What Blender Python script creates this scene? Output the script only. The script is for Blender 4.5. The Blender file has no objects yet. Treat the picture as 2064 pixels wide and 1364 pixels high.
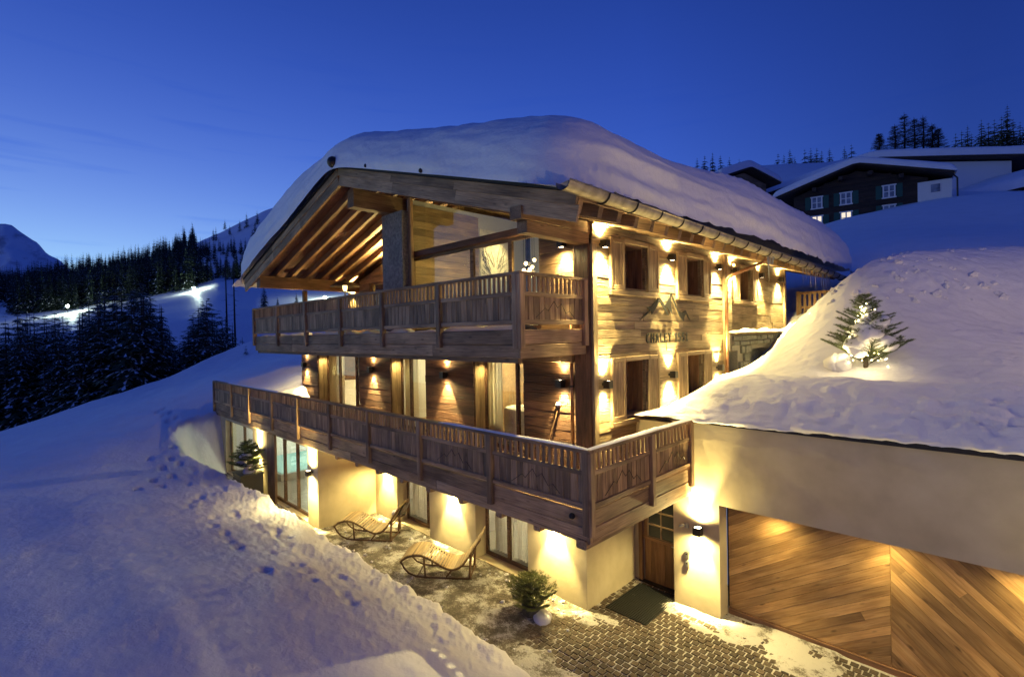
import bpy, bmesh, math, random
import numpy as np
from mathutils import Matrix, Vector, noise

random.seed(7)
sc = bpy.context.scene
C = sc.collection
R = math.radians

# ---------------------------------------------------------------- camera
CAM = Vector((6.13567, -8.21277, 5.71177))
FW = Vector((-0.7053667, 0.70878635, -0.00892916))
RT = Vector((0.70881223, 0.70516393, -0.01814011))
UP = Vector((0.00656094, 0.01912453, 0.99979558))
FPX = 1002.898
cam = bpy.data.cameras.new('camera'); cam_o = bpy.data.objects.new('camera', cam); C.objects.link(cam_o)
cam.sensor_width = 36; cam.lens = 36 * FPX / 2064; cam.clip_start = .05; cam.clip_end = 9000
cam_o.matrix_world = Matrix(((RT.x, UP.x, -FW.x, CAM.x), (RT.y, UP.y, -FW.y, CAM.y), (RT.z, UP.z, -FW.z, CAM.z), (0, 0, 0, 1)))
sc.camera = cam_o

# ---------------------------------------------------------------- world: blue-hour sky
w = bpy.data.worlds.new('World'); sc.world = w; w.use_nodes = True
nt = w.node_tree; N = nt.nodes; L = nt.links
bg = N['Background']
sky = N.new('ShaderNodeTexSky'); sky.sky_type = 'NISHITA'; sky.sun_disc = False
sky.sun_elevation = R(-1.0); sky.sun_rotation = R(-82); sky.ozone_density = 10; sky.dust_density = .3; sky.altitude = 1500
tint = N.new('ShaderNodeVectorMath'); tint.operation = 'MULTIPLY'; tint.inputs[1].default_value = (1.3, 2.4, .5)
L.new(sky.outputs[0], tint.inputs[0])
base_b = N.new('ShaderNodeVectorMath'); base_b.operation = 'ADD'; base_b.inputs[1].default_value = (.0085, .040, .30); L.new(tint.outputs[0], base_b.inputs[0])
tc = N.new('ShaderNodeTexCoord')
sep = N.new('ShaderNodeSeparateXYZ'); L.new(tc.outputs['Generated'], sep.inputs[0])
def math_n(op, a, b=None, clamp=False):
    n = N.new('ShaderNodeMath'); n.operation = op; n.use_clamp = clamp
    for i, v in enumerate((a, b)):
        if v is None: continue
        if isinstance(v, (int, float)): n.inputs[i].default_value = v
        else: L.new(v, n.inputs[i])
    return n.outputs[0]
el = math_n('MAXIMUM', sep.outputs[2], 0)
gl = math_n('POWER', math_n('SUBTRACT', 1.0, el, True), 6.5)
dot = N.new('ShaderNodeVectorMath'); dot.operation = 'DOT_PRODUCT'; dot.inputs[1].default_value = (-.985, -.17, 0)
L.new(tc.outputs['Generated'], dot.inputs[0])
az = math_n('POWER', math_n('MULTIPLY_ADD', dot.outputs['Value'], .5, True), 3.0)
for n in N:
    if n.type == 'MATH' and n.operation == 'MULTIPLY_ADD': n.inputs[2].default_value = .5
g = math_n('MULTIPLY', gl, az)
glow = N.new('ShaderNodeVectorMath'); glow.operation = 'SCALE'; glow.inputs[0].default_value = (.70, .89, .42); L.new(g, glow.inputs['Scale'])
# faint long cloud streaks low over the afterglow
cmap = N.new('ShaderNodeMapping'); cmap.inputs['Scale'].default_value = (1.6, 1.6, 26); L.new(tc.outputs['Generated'], cmap.inputs[0])
cn = N.new('ShaderNodeTexNoise'); cn.inputs['Scale'].default_value = 2.2; cn.inputs['Detail'].default_value = 5; L.new(cmap.outputs[0], cn.inputs[0])
cr = N.new('ShaderNodeMapRange'); cr.inputs[1].default_value = .56; cr.inputs[2].default_value = .74; cr.inputs[3].default_value = 1.0; cr.inputs[4].default_value = .62
L.new(cn.outputs[0], cr.inputs[0])
gl2 = N.new('ShaderNodeVectorMath'); gl2.operation = 'SCALE'; L.new(glow.outputs[0], gl2.inputs[0]); L.new(cr.outputs[0], gl2.inputs['Scale'])
add = N.new('ShaderNodeVectorMath'); add.operation = 'ADD'; fe = math_n('MAXIMUM', math_n('SUBTRACT', 1.25, math_n('MULTIPLY', math_n('POWER', el, 2.0), 1.5)), .80)
fa = math_n('MAXIMUM', math_n('SUBTRACT', 1.0, math_n('MULTIPLY', math_n('MAXIMUM', math_n('SUBTRACT', .3, dot.outputs['Value']), 0.0), .9)), .62)
deep = N.new('ShaderNodeVectorMath'); deep.operation = 'SCALE'; L.new(base_b.outputs[0], deep.inputs[0]); L.new(math_n('MULTIPLY', fe, fa), deep.inputs['Scale'])
L.new(deep.outputs[0], add.inputs[0]); L.new(gl2.outputs[0], add.inputs[1])
L.new(add.outputs[0], bg.inputs[0]); bg.inputs[1].default_value = 1.0

sun = bpy.data.lights.new('afterglow', 'SUN'); sun.energy = .03; sun.angle = R(60); sun.color = (.45, .65, 1.0)
sun_o = bpy.data.objects.new('afterglow', sun); C.objects.link(sun_o)
sun_o.rotation_euler = Vector((.93, .16, -.32)).to_track_quat('-Z', 'Y').to_euler()

sc.view_settings.view_transform = 'Standard'; sc.view_settings.look = 'None'
sc.view_settings.exposure = 0; sc.view_settings.gamma = 1
sc.view_settings.use_curve_mapping = False
sc.cycles.use_denoising = True
sc.cycles.max_bounces = 6; sc.cycles.diffuse_bounces = 3; sc.cycles.glossy_bounces = 3
sc.cycles.transparent_max_bounces = 12; sc.cycles.transmission_bounces = 4
sc.cycles.sample_clamp_indirect = 4; sc.cycles.caustics_reflective = False; sc.cycles.caustics_refractive = False
sc.cycles.use_light_tree = True

def at(px, py, D):
    return CAM + D * (FW + RT * ((px - 1032) / FPX) - UP * ((py - 682) / FPX))

# ---------------------------------------------------------------- materials
def new_mat(name):
    m = bpy.data.materials.new(name); m.use_nodes = True
    return m, m.node_tree.nodes, m.node_tree.links, m.node_tree.nodes['Principled BSDF']
def ramp(N, L, src, stops):
    r = N.new('ShaderNodeValToRGB'); e = r.color_ramp.elements
    e[0].position, e[0].color = stops[0][0], (*stops[0][1], 1)
    e[1].position, e[1].color = stops[-1][0], (*stops[-1][1], 1)
    for p, c in stops[1:-1]:
        x = e.new(p); x.color = (*c, 1)
    L.new(src, r.inputs[0]); return r.outputs[0]
def mixc(N, L, f, a, b, mode='MIX'):
    m = N.new('ShaderNodeMix'); m.data_type = 'RGBA'; m.blend_type = mode
    for s, v in ((m.inputs[0], f), (m.inputs[6], a), (m.inputs[7], b)):
        if isinstance(v, (int, float)): s.default_value = v
        elif isinstance(v, tuple): s.default_value = (*v, 1)
        else: L.new(v, s)
    return m.outputs[2]
def bump(N, L, P, h, strength, dist):
    b = N.new('ShaderNodeBump'); b.inputs['Strength'].default_value = strength; b.inputs['Distance'].default_value = dist
    L.new(h, b.inputs['Height']); L.new(b.outputs[0], P.inputs['Normal']); return b
def plain(name, col, rough=.6, metal=0, var=.15, scale=30, bmp=.1):
    m, N, L, P = new_mat(name)
    P.inputs['Roughness'].default_value = rough; P.inputs['Metallic'].default_value = metal
    t = N.new('ShaderNodeTexCoord'); n = N.new('ShaderNodeTexNoise'); n.inputs['Scale'].default_value = scale; n.inputs['Detail'].default_value = 4
    L.new(t.outputs['Object'], n.inputs[0])
    a = tuple(max(0, c * (1 - var)) for c in col); b = tuple(min(1, c * (1 + var)) for c in col)
    L.new(ramp(N, L, n.outputs[0], [(.3, a), (.7, b)]), P.inputs['Base Color'])
    bump(N, L, P, n.outputs[0], bmp, .01)
    return m
def emit(name, col, s):
    m, N, L, P = new_mat(name)
    P.inputs['Base Color'].default_value = (*col, 1); P.inputs['Emission Color'].default_value = (*col, 1); P.inputs['Emission Strength'].default_value = s
    return m
def wood(name, dark, mid, light, rough=.75, gx=1.1, gy=16, knots=.6, tone=.45, bstr=.5, crack=.5):
    """sawn or hewn board; grain runs along the piece's own X; each piece has its own cut and tone"""
    m, N, L, P = new_mat(name); P.inputs['Roughness'].default_value = rough
    t = N.new('ShaderNodeTexCoord'); oi = N.new('ShaderNodeObjectInfo')
    off = N.new('ShaderNodeVectorMath'); off.operation = 'SCALE'; off.inputs[0].default_value = (37, 21, 53); L.new(oi.outputs['Random'], off.inputs['Scale'])
    ad = N.new('ShaderNodeVectorMath'); ad.operation = 'ADD'; L.new(t.outputs['Object'], ad.inputs[0]); L.new(off.outputs[0], ad.inputs[1])
    def mapped(sx, sy):
        mp = N.new('ShaderNodeMapping'); mp.inputs['Scale'].default_value = (sx, sy, sy); L.new(ad.outputs[0], mp.inputs[0]); return mp.outputs[0]
    n1 = N.new('ShaderNodeTexNoise'); n1.inputs['Scale'].default_value = 1; n1.inputs['Detail'].default_value = 7; n1.inputs['Roughness'].default_value = .62; n1.inputs['Distortion'].default_value = .7
    L.new(mapped(gx, gy), n1.inputs[0])
    n2 = N.new('ShaderNodeTexNoise'); n2.inputs['Scale'].default_value = 1; n2.inputs['Detail'].default_value = 4; L.new(mapped(gx * 2.2, gy * 4.5), n2.inputs[0])
    n3 = N.new('ShaderNodeTexNoise'); n3.inputs['Scale'].default_value = 1; n3.inputs['Detail'].default_value = 3; L.new(mapped(.9, 2.2), n3.inputs[0])
    col = ramp(N, L, n1.outputs[0], [(.28, dark), (.5, mid), (.72, light)])
    col = mixc(N, L, .45, col, ramp(N, L, n2.outputs[0], [(.35, dark), (.65, light)]))
    # patches of weathering
    pa = ramp(N, L, n3.outputs[0], [(.35, (.55, .52, .5)), (.65, (1.15, 1.12, 1.08))])
    col = mixc(N, L, 1.0, col, pa, 'MULTIPLY')
    # knots
    v = N.new('ShaderNodeTexVoronoi'); v.inputs['Scale'].default_value = 1; L.new(mapped(2.3, 6.5), v.inputs[0])
    k = N.new('ShaderNodeMapRange'); k.inputs[1].default_value = .05; k.inputs[2].default_value = .17; k.inputs[3].default_value = knots; k.inputs[4].default_value = 0
    L.new(v.outputs['Distance'], k.inputs[0])
    col = mixc(N, L, k.outputs[0], col, tuple(c * .28 for c in dark))
    # long drying cracks
    n4 = N.new('ShaderNodeTexNoise'); n4.inputs['Scale'].default_value = 1; n4.inputs['Detail'].default_value = 2; L.new(mapped(.8, 24), n4.inputs[0])
    ck = N.new('ShaderNodeMapRange'); ck.inputs[1].default_value = .64; ck.inputs[2].default_value = .7; ck.inputs[3].default_value = 0; ck.inputs[4].default_value = crack
    L.new(n4.outputs[0], ck.inputs[0])
    col = mixc(N, L, ck.outputs[0], col, tuple(c * .3 for c in dark))
    tn = N.new('ShaderNodeMapRange'); tn.inputs[3].default_value = 1 - tone; tn.inputs[4].default_value = 1 + tone * .55; L.new(oi.outputs['Random'], tn.inputs[0])
    sc_ = N.new('ShaderNodeVectorMath'); sc_.operation = 'SCALE'; L.new(col, sc_.inputs[0]); L.new(tn.outputs[0], sc_.inputs['Scale'])
    L.new(sc_.outputs[0], P.inputs['Base Color'])
    hm = N.new('ShaderNodeMath'); hm.operation = 'MULTIPLY_ADD'; hm.inputs[1].default_value = -.6; L.new(ck.outputs[0], hm.inputs[0]); 
    h2 = N.new('ShaderNodeMath'); h2.operation = 'ADD'; L.new(n1.outputs[0], h2.inputs[0]); L.new(n2.outputs[0], h2.inputs[1]); L.new(h2.outputs[0], hm.inputs[2])
    bump(N, L, P, hm.outputs[0], bstr, .02)
    return m

M = {}
M['larch'] = wood('larch_pale', (.18, .125, .065), (.35, .265, .15), (.48, .375, .225), tone=.30, knots=.85, crack=.8, bstr=.8, gy=13)
M['dark_larch'] = wood('larch_dark', (.05, .020, .011), (.135, .060, .034), (.235, .12, .066), tone=.4, bstr=.9, crack=.9)
M['grey'] = wood('weathered_grey', (.18, .10, .05), (.42, .265, .14), (.56, .385, .22), tone=.36)
M['beam'] = wood('warm_beam', (.115, .062, .030), (.24, .145, .075), (.36, .235, .13), tone=.25, knots=.6)
M['deck'] = wood('roof_deck', (.075, .030, .018), (.16, .072, .043), (.24, .12, .07), tone=.3)
M['reveal'] = wood('reveal_wood', (.14, .065, .03), (.25, .125, .06), (.34, .19, .10), tone=.2, knots=.3, crack=.2)
M['shutter'] = wood('shutter_wood', (.19, .125, .065), (.33, .235, .13), (.46, .34, .2), tone=.2, knots=.5, crack=.3)
M['door'] = wood('door_wood', (.19, .09, .03), (.33, .175, .065), (.45, .26, .11), rough=.5, tone=.15, knots=.3, crack=.1)
M['garage_wood'] = wood('garage_spruce', (.32, .17, .06), (.53, .31, .115), (.64, .42, .19), rough=.6, tone=.34, knots=.8, crack=.12, bstr=.25, gy=9)
M['inner_wood'] = wood('inner_wood', (.21, .125, .06), (.35, .235, .12), (.47, .34, .19), tone=.25, knots=.3)
M['slat'] = wood('slat_teak', (.30, .20, .08), (.50, .36, .16), (.62, .47, .25), rough=.6, tone=.3, knots=.1, crack=.1, bstr=.2)
M['brown_wood'] = wood('brown_chalet', (.018, .010, .008), (.035, .020, .015), (.06, .035, .025), tone=.3)
M['furn'] = wood('furniture_wood', (.06, .03, .016), (.12, .06, .03), (.18, .1, .05), rough=.45, tone=.2, knots=.1, crack=.1)

def make_snow(name, fine=1.0, lump=1.0, tintc=(.81, .79, .82)):
    m, N, L, P = new_mat(name)
    P.inputs['Roughness'].default_value = .55; P.inputs['Specular IOR Level'].default_value = .25
    t = N.new('ShaderNodeTexCoord')
    n = N.new('ShaderNodeTexNoise'); n.inputs['Scale'].default_value = 5; n.inputs['Detail'].default_value = 6; n.inputs['Roughness'].default_value = .6; L.new(t.outputs['Object'], n.inputs[0])
    n2 = N.new('ShaderNodeTexNoise'); n2.inputs['Scale'].default_value = 38; n2.inputs['Detail'].default_value = 4; L.new(t.outputs['Object'], n2.inputs[0])
    n3 = N.new('ShaderNodeTexNoise'); n3.inputs['Scale'].default_value = 1.3; n3.inputs['Detail'].default_value = 3; L.new(t.outputs['Object'], n3.inputs[0])
    L.new(ramp(N, L, n3.outputs[0], [(.3, tuple(c * .93 for c in tintc)), (.7, tintc)]), P.inputs['Base Color'])
    a = N.new('ShaderNodeMath'); a.operation = 'MULTIPLY_ADD'; a.inputs[1].default_value = .16 * fine; L.new(n2.outputs[0], a.inputs[0]); L.new(n.outputs[0], a.inputs[2])
    bump(N, L, P, a.outputs[0], min(1, .42 * lump), .08)
    return m
M['snow'] = make_snow('snow')
M['snow_rough'] = make_snow('snow_crumbled', 2.5, 1.6)
M['snow_far'] = make_snow('snow_far', .3, .3)
M['tree_snow'] = plain('tree_snow', (.8, .82, .85), .7, bmp=.2)

m, N, L, P = new_mat('plaster'); M['plaster'] = m
P.inputs['Roughness'].default_value = .9
t = N.new('ShaderNodeTexCoord')
n = N.new('ShaderNodeTexNoise'); n.inputs['Scale'].default_value = 2.2; n.inputs['Detail'].default_value = 5; L.new(t.outputs['Object'], n.inputs[0])
n2 = N.new('ShaderNodeTexNoise'); n2.inputs['Scale'].default_value = 60; n2.inputs['Detail'].default_value = 5; L.new(t.outputs['Object'], n2.inputs[0])
n3 = N.new('ShaderNodeTexNoise'); n3.inputs['Scale'].default_value = 9; n3.inputs['Detail'].default_value = 3; L.new(t.outputs['Object'], n3.inputs[0])
L.new(ramp(N, L, n.outputs[0], [(.25, (.50, .42, .26)), (.5, (.58, .49, .31)), (.75, (.64, .55, .36))]), P.inputs['Base Color'])
a = N.new('ShaderNodeMath'); a.operation = 'MULTIPLY_ADD'; a.inputs[1].default_value = .5; L.new(n2.outputs[0], a.inputs[0]); L.new(n3.outputs[0], a.inputs[2])
bump(N, L, P, a.outputs[0], .22, .012)

def stone_mat(name, dark, light, scale=9):
    m, N, L, P = new_mat(name); P.inputs['Roughness'].default_value = .85
    t = N.new('ShaderNodeTexCoord'); oi = N.new('ShaderNodeObjectInfo')
    off = N.new('ShaderNodeVectorMath'); off.operation = 'SCALE'; off.inputs[0].default_value = (11, 23, 31); L.new(oi.outputs['Random'], off.inputs['Scale'])
    ad = N.new('ShaderNodeVectorMath'); ad.operation = 'ADD'; L.new(t.outputs['Object'], ad.inputs[0]); L.new(off.outputs[0], ad.inputs[1])
    n = N.new('ShaderNodeTexNoise'); n.inputs['Scale'].default_value = scale; n.inputs['Detail'].default_value = 8; n.inputs['Roughness'].default_value = .65; L.new(ad.outputs[0], n.inputs[0])
    n2 = N.new('ShaderNodeTexNoise'); n2.inputs['Scale'].default_value = scale * .25; n2.inputs['Detail'].default_value = 3; L.new(ad.outputs[0], n2.inputs[0])
    col = ramp(N, L, n.outputs[0], [(.3, dark), (.7, light)])
    col = mixc(N, L, .6, col, ramp(N, L, n2.outputs[0], [(.3, (.6, .6, .62)), (.7, (1.2, 1.15, 1.1))]), 'MULTIPLY')
    tn = N.new('ShaderNodeMapRange'); tn.inputs[3].default_value = .65; tn.inputs[4].default_value = 1.25; L.new(oi.outputs['Random'], tn.inputs[0])
    s = N.new('ShaderNodeVectorMath'); s.operation = 'SCALE'; L.new(col, s.inputs[0]); L.new(tn.outputs[0], s.inputs['Scale'])
    L.new(s.outputs[0], P.inputs['Base Color']); bump(N, L, P, n.outputs[0], .6, .03)
    return m
M['stone'] = stone_mat('wall_stone', (.10, .105, .10), (.27, .27, .245))
M['pillar'] = stone_mat('pillar_stone', (.10, .10, .105), (.25, .245, .235), 14)
M['sett'] = stone_mat('granite_sett', (.045, .035, .025), (.14, .105, .07), 25)
M['rock'] = stone_mat('bank_rock', (.06, .055, .05), (.18, .17, .15), 6)
M['mortar'] = plain('mortar', (.3, .28, .24), .95)
M['metal'] = plain('dark_metal', (.035, .03, .028), .45, .6)
M['steel'] = plain('brushed_steel', (.5, .5, .48), .35, .9, var=.08)
M['copper'] = plain('aged_copper', (.30, .15, .08), .42, .8, var=.25, scale=12)
M['gutter'] = plain('gutter_metal', (.33, .28, .20), .45, .45, var=.3, scale=7)
M['rubber'] = plain('rubber', (.018, .02, .018), .7)
M['cloth'] = plain('white_cloth', (.75, .74, .72), .9)
M['curtain'] = plain('curtain_cloth', (.62, .58, .5), .95)
M['dark_cloth'] = plain('dark_cloth', (.06, .045, .04), .9)
for k_, c_ in (('cloth_thin', (.78, .76, .70)), ('curtain_thin', (.66, .60, .50))):
    m, N, L, P = new_mat(k_); M[k_] = m; P.inputs['Base Color'].default_value = (*c_, 1); P.inputs['Roughness'].default_value = .9
    tl = N.new('ShaderNodeBsdfTranslucent'); tl.inputs[0].default_value = (*c_, 1); mx = N.new('ShaderNodeMixShader'); mx.inputs[0].default_value = .55
    L.new(P.outputs[0], mx.inputs[1]); L.new(tl.outputs[0], mx.inputs[2]); L.new(mx.outputs[0], N['Material Output'].inputs[0])
M['inner_plaster'] = plain('inner_plaster', (.42, .41, .42), .9, var=.06)
M['floor'] = wood('floor_boards', (.14, .08, .04), (.24, .15, .08), (.32, .21, .12), rough=.5, tone=.1)
M['white'] = plain('white_paint', (.75, .75, .74), .6, var=.06)
M['green'] = plain('green_paint', (.012, .075, .06), .6)
M['black'] = plain('soot', (.012, .011, .010), .8)
M['sign'] = plain('sign_steel', (.045, .038, .028), .5, .5)
M['planter'] = plain('planter_metal', (.10, .095, .085), .5, .5)
M['bark'] = plain('bark', (.05, .035, .025), .95)
M['needle'] = plain('needles', (.022, .04, .016), .8, var=.5, scale=4)
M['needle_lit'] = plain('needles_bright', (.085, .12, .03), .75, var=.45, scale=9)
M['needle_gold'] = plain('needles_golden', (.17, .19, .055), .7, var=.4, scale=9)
M['needle_far'] = plain('needles_far', (.014, .026, .014), .9, var=.5, scale=.7)
M['twig'] = plain('larch_twig', (.03, .022, .018), .95)
M['tile'] = plain('spa_tile', (.35, .36, .34), .3, var=.08)
M['bulb'] = emit('warm_bulb', (1, .74, .38), 5)
M['fairy'] = emit('fairy_light', (1, .82, .42), 22)
M['led'] = emit('lamp_led', (1, .80, .50), 30)
M['flood'] = emit('flood_lamp', (.80, 1, .80), 900)
M['flood_warm'] = emit('flood_lamp_warm', (1, .75, .4), 300)
M['glowmesh'] = emit('heater_glow', (1, .72, .35), 2.5)
M['canvas'] = plain('painting_canvas', (.55, .5, .42), .9, var=.3, scale=6)

m, N, L, P = new_mat('glass'); M['glass'] = m
N.remove(P)
tr = N.new('ShaderNodeBsdfTransparent'); tr.inputs[0].default_value = (.93, .95, .93, 1)
gs = N.new('ShaderNodeBsdfGlossy'); gs.inputs['Roughness'].default_value = .02; gs.inputs[0].default_value = (1, 1, 1, 1)
lw = N.new('ShaderNodeLayerWeight'); lw.inputs[0].default_value = .5
pw_ = N.new('ShaderNodeMath'); pw_.operation = 'POWER'; pw_.inputs[1].default_value = 5; L.new(lw.outputs['Facing'], pw_.inputs[0])
fr = N.new('ShaderNodeMath'); fr.operation = 'MULTIPLY_ADD'; fr.inputs[1].default_value = .9; fr.inputs[2].default_value = .045; L.new(pw_.outputs[0], fr.inputs[0])
mx = N.new('ShaderNodeMixShader'); L.new(fr.outputs[0], mx.inputs[0]); L.new(tr.outputs[0], mx.inputs[1]); L.new(gs.outputs[0], mx.inputs[2])
L.new(mx.outputs[0], N['Material Output'].inputs[0])
m, N, L, P = new_mat('dark_glass'); M['dark_glass'] = m
P.inputs['Base Color'].default_value = (.02, .025, .03, 1); P.inputs['Roughness'].default_value = .08
m, N, L, P = new_mat('ice'); M['ice'] = m
P.inputs['Base Color'].default_value = (.75, .8, .85, 1); P.inputs['Roughness'].default_value = .15; P.inputs['Transmission Weight'].default_value = .6; P.inputs['IOR'].default_value = 1.31
m, N, L, P = new_mat('pool_water'); M['water'] = m
P.inputs['Base Color'].default_value = (.38, .60, .62, 1); P.inputs['Emission Color'].default_value = (.30, .78, .76, 1); P.inputs['Emission Strength'].default_value = .38; P.inputs['Roughness'].default_value = .05  # water given its own turquoise glow in place of pool lamps

# pavement bed: trodden snow, slush and dark stone grit; more clean snow lodged between the driveway setts
m, N, L, P = new_mat('slush'); M['slush'] = m
t = N.new('ShaderNodeTexCoord')
n = N.new('ShaderNodeTexNoise'); n.inputs['Scale'].default_value = 1.9; n.inputs['Detail'].default_value = 11; n.inputs['Roughness'].default_value = .74; L.new(t.outputs['Object'], n.inputs[0])
n2 = N.new('ShaderNodeTexNoise'); n2.inputs['Scale'].default_value = 34; n2.inputs['Detail'].default_value = 8; n2.inputs['Roughness'].default_value = .7; L.new(t.outputs['Object'], n2.inputs[0])
a = N.new('ShaderNodeMath'); a.operation = 'MULTIPLY_ADD'; a.inputs[1].default_value = .42; L.new(n2.outputs[0], a.inputs[0]); L.new(n.outputs[0], a.inputs[2])
sx = N.new('ShaderNodeSeparateXYZ'); L.new(t.outputs['Object'], sx.inputs[0])
dw = N.new('ShaderNodeMapRange'); dw.inputs[1].default_value = -.4; dw.inputs[2].default_value = 1.2; dw.inputs[3].default_value = 0; dw.inputs[4].default_value = .13; L.new(sx.outputs[0], dw.inputs[0])
a2 = N.new('ShaderNodeMath'); a2.operation = 'ADD'; L.new(a.outputs[0], a2.inputs[0]); L.new(dw.outputs[0], a2.inputs[1])
L.new(ramp(N, L, a2.outputs[0], [(.55, (.045, .034, .023)), (.65, (.10, .08, .055)), (.72, (.24, .21, .165)), (.80, (.62, .60, .55))]), P.inputs['Base Color'])
P.inputs['Roughness'].default_value = .6; bump(N, L, P, a.outputs[0], 1.0, .07)

# far mountains: snow with rock showing on the steep faces
m, N, L, P = new_mat('mountain_snow'); M['mountain'] = m
ge = N.new('ShaderNodeNewGeometry'); sp = N.new('ShaderNodeSeparateXYZ'); L.new(ge.outputs['Normal'], sp.inputs[0])
t = N.new('ShaderNodeTexCoord'); n = N.new('ShaderNodeTexNoise'); n.inputs['Scale'].default_value = .012; n.inputs['Detail'].default_value = 9; n.inputs['Roughness'].default_value = .68; L.new(t.outputs['Object'], n.inputs[0])
a = N.new('ShaderNodeMath'); a.operation = 'MULTIPLY_ADD'; a.inputs[1].default_value = .35; L.new(sp.outputs[2], a.inputs[0]); L.new(n.outputs[0], a.inputs[2])
L.new(ramp(N, L, a.outputs[0], [(.50, (.10, .10, .11)), (.62, (.50, .51, .55)), (.72, (.84, .85, .88))]), P.inputs['Base Color']); P.inputs['Roughness'].default_value = .8

# ---------------------------------------------------------------- builders
WM = {}
def place(o, mat4, parent):
    if parent is not None:
        o.parent = parent
        o.matrix_basis = WM[parent.name].inverted() @ mat4
    else:
        o.matrix_basis = mat4
    WM[o.name] = mat4.copy()
def tag(o, label=None, cat=None, group=None, kind=None):
    if label: o['label'] = label
    if cat: o['category'] = cat
    if group: o['group'] = group
    if kind: o['kind'] = kind
    return o
def thing(name, label, cat, loc=(0, 0, 0), rz=0, group=None):
    o = bpy.data.objects.new(name, None); o.empty_display_size = .2; C.objects.link(o)
    place(o, Matrix.Translation(loc) @ Matrix.Rotation(rz, 4, 'Z'), None)
    return tag(o, label, cat, group)
def link(name, me, parent=None, mat4=None):
    o = bpy.data.objects.new(name, me); C.objects.link(o)
    place(o, mat4 if mat4 is not None else Matrix(), parent); return o
def copy_tree(o, parent=None, **props):
    c = o.copy(); C.objects.link(c)
    if parent is not None: c.parent = parent
    for k, v in props.items(): c[k] = v
    for ch in KIDS.get(o.name, []): copy_tree(ch, c)
    return c
KIDS = {}
def index_kids():
    KIDS.clear()
    for o in bpy.data.objects:
        if o.parent: KIDS.setdefault(o.parent.name, []).append(o)

class MB:
    def __init__(s): s.v = []; s.f = []; s.mi = []; s.cur = 0
    def add(s, vs, fs):
        b = len(s.v); s.v += [tuple(x) for x in vs]
        s.f += [tuple(i + b for i in f) for f in fs]; s.mi += [s.cur] * len(fs)
    def box(s, x0, x1, y0, y1, z0, z1):
        s.add([(x, y, z) for z in (z0, z1) for y in (y0, y1) for x in (x0, x1)],
              [(0, 2, 3, 1), (4, 5, 7, 6), (0, 1, 5, 4), (2, 6, 7, 3), (0, 4, 6, 2), (1, 3, 7, 5)])
        return s
    def tube(s, pts, rad, n=8, cap=True):
        pts = [Vector(p) for p in pts]; k = len(pts)
        if not isinstance(rad, (list, tuple)): rad = [rad] * k
        vs = []; prev = None
        for i, p in enumerate(pts):
            d = (pts[min(i + 1, k - 1)] - pts[max(i - 1, 0)]).normalized()
            if prev is None:
                a = d.orthogonal().normalized()
            else:
                a = (prev - d * prev.dot(d)); a = a.normalized() if a.length > 1e-5 else d.orthogonal().normalized()
            prev = a; b = d.cross(a)
            vs += [p + (a * math.cos(t) + b * math.sin(t)) * rad[i] for t in [2 * math.pi * j / n for j in range(n)]]
        fs = [(i * n + j, i * n + (j + 1) % n, (i + 1) * n + (j + 1) % n, (i + 1) * n + j) for i in range(k - 1) for j in range(n)]
        if cap: fs += [tuple(range(n - 1, -1, -1)), tuple(range((k - 1) * n, k * n))]
        s.add(vs, fs); return s
    def lathe(s, prof, c=(0, 0, 0), n=16):
        vs = [(c[0] + r * math.cos(2 * math.pi * j / n), c[1] + r * math.sin(2 * math.pi * j / n), c[2] + z) for r, z in prof for j in range(n)]
        s.add(vs, [(i * n + j, i * n + (j + 1) % n, (i + 1) * n + (j + 1) % n, (i + 1) * n + j) for i in range(len(prof) - 1) for j in range(n)]); return s
    def ball(s, c, r, n=8, m=6, sq=1.0):
        return s.lathe([(max(1e-4, r * math.sin(math.pi * i / m)), -r * sq * math.cos(math.pi * i / m)) for i in range(m + 1)], c, n)
    def prism(s, poly, ax, d0, d1):
        """poly in the two other axes, extruded along ax"""
        n = len(poly)
        def P(p, d): return (d, p[0], p[1]) if ax == 'x' else (p[0], d, p[1]) if ax == 'y' else (p[0], p[1], d)
        s.add([P(p, d0) for p in poly] + [P(p, d1) for p in poly],
              [tuple(range(n)), tuple(range(2 * n - 1, n - 1, -1))] + [(i, i + n, (i + 1) % n + n, (i + 1) % n) for i in range(n)]); return s
    def mesh(s, name, mats, smooth=False):
        me = bpy.data.meshes.new(name); me.from_pydata(s.v, [], s.f)
        for m in (mats if isinstance(mats, (list, tuple)) else [mats]): me.materials.append(m)
        if any(s.mi): me.polygons.foreach_set('material_index', s.mi)
        if smooth: me.polygons.foreach_set('use_smooth', [True] * len(s.f))
        me.validate(); me.update()
        bm = bmesh.new(); bm.from_mesh(me); bmesh.ops.recalc_face_normals(bm, faces=bm.faces); bm.to_mesh(me); bm.free()
        return me
    def build(s, name, mats, parent=None, mat4=None, smooth=False):
        """vertices are given in world coordinates relative to mat4 (identity = world)"""
        return link(name, s.mesh(name, mats, smooth), parent, mat4)

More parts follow.
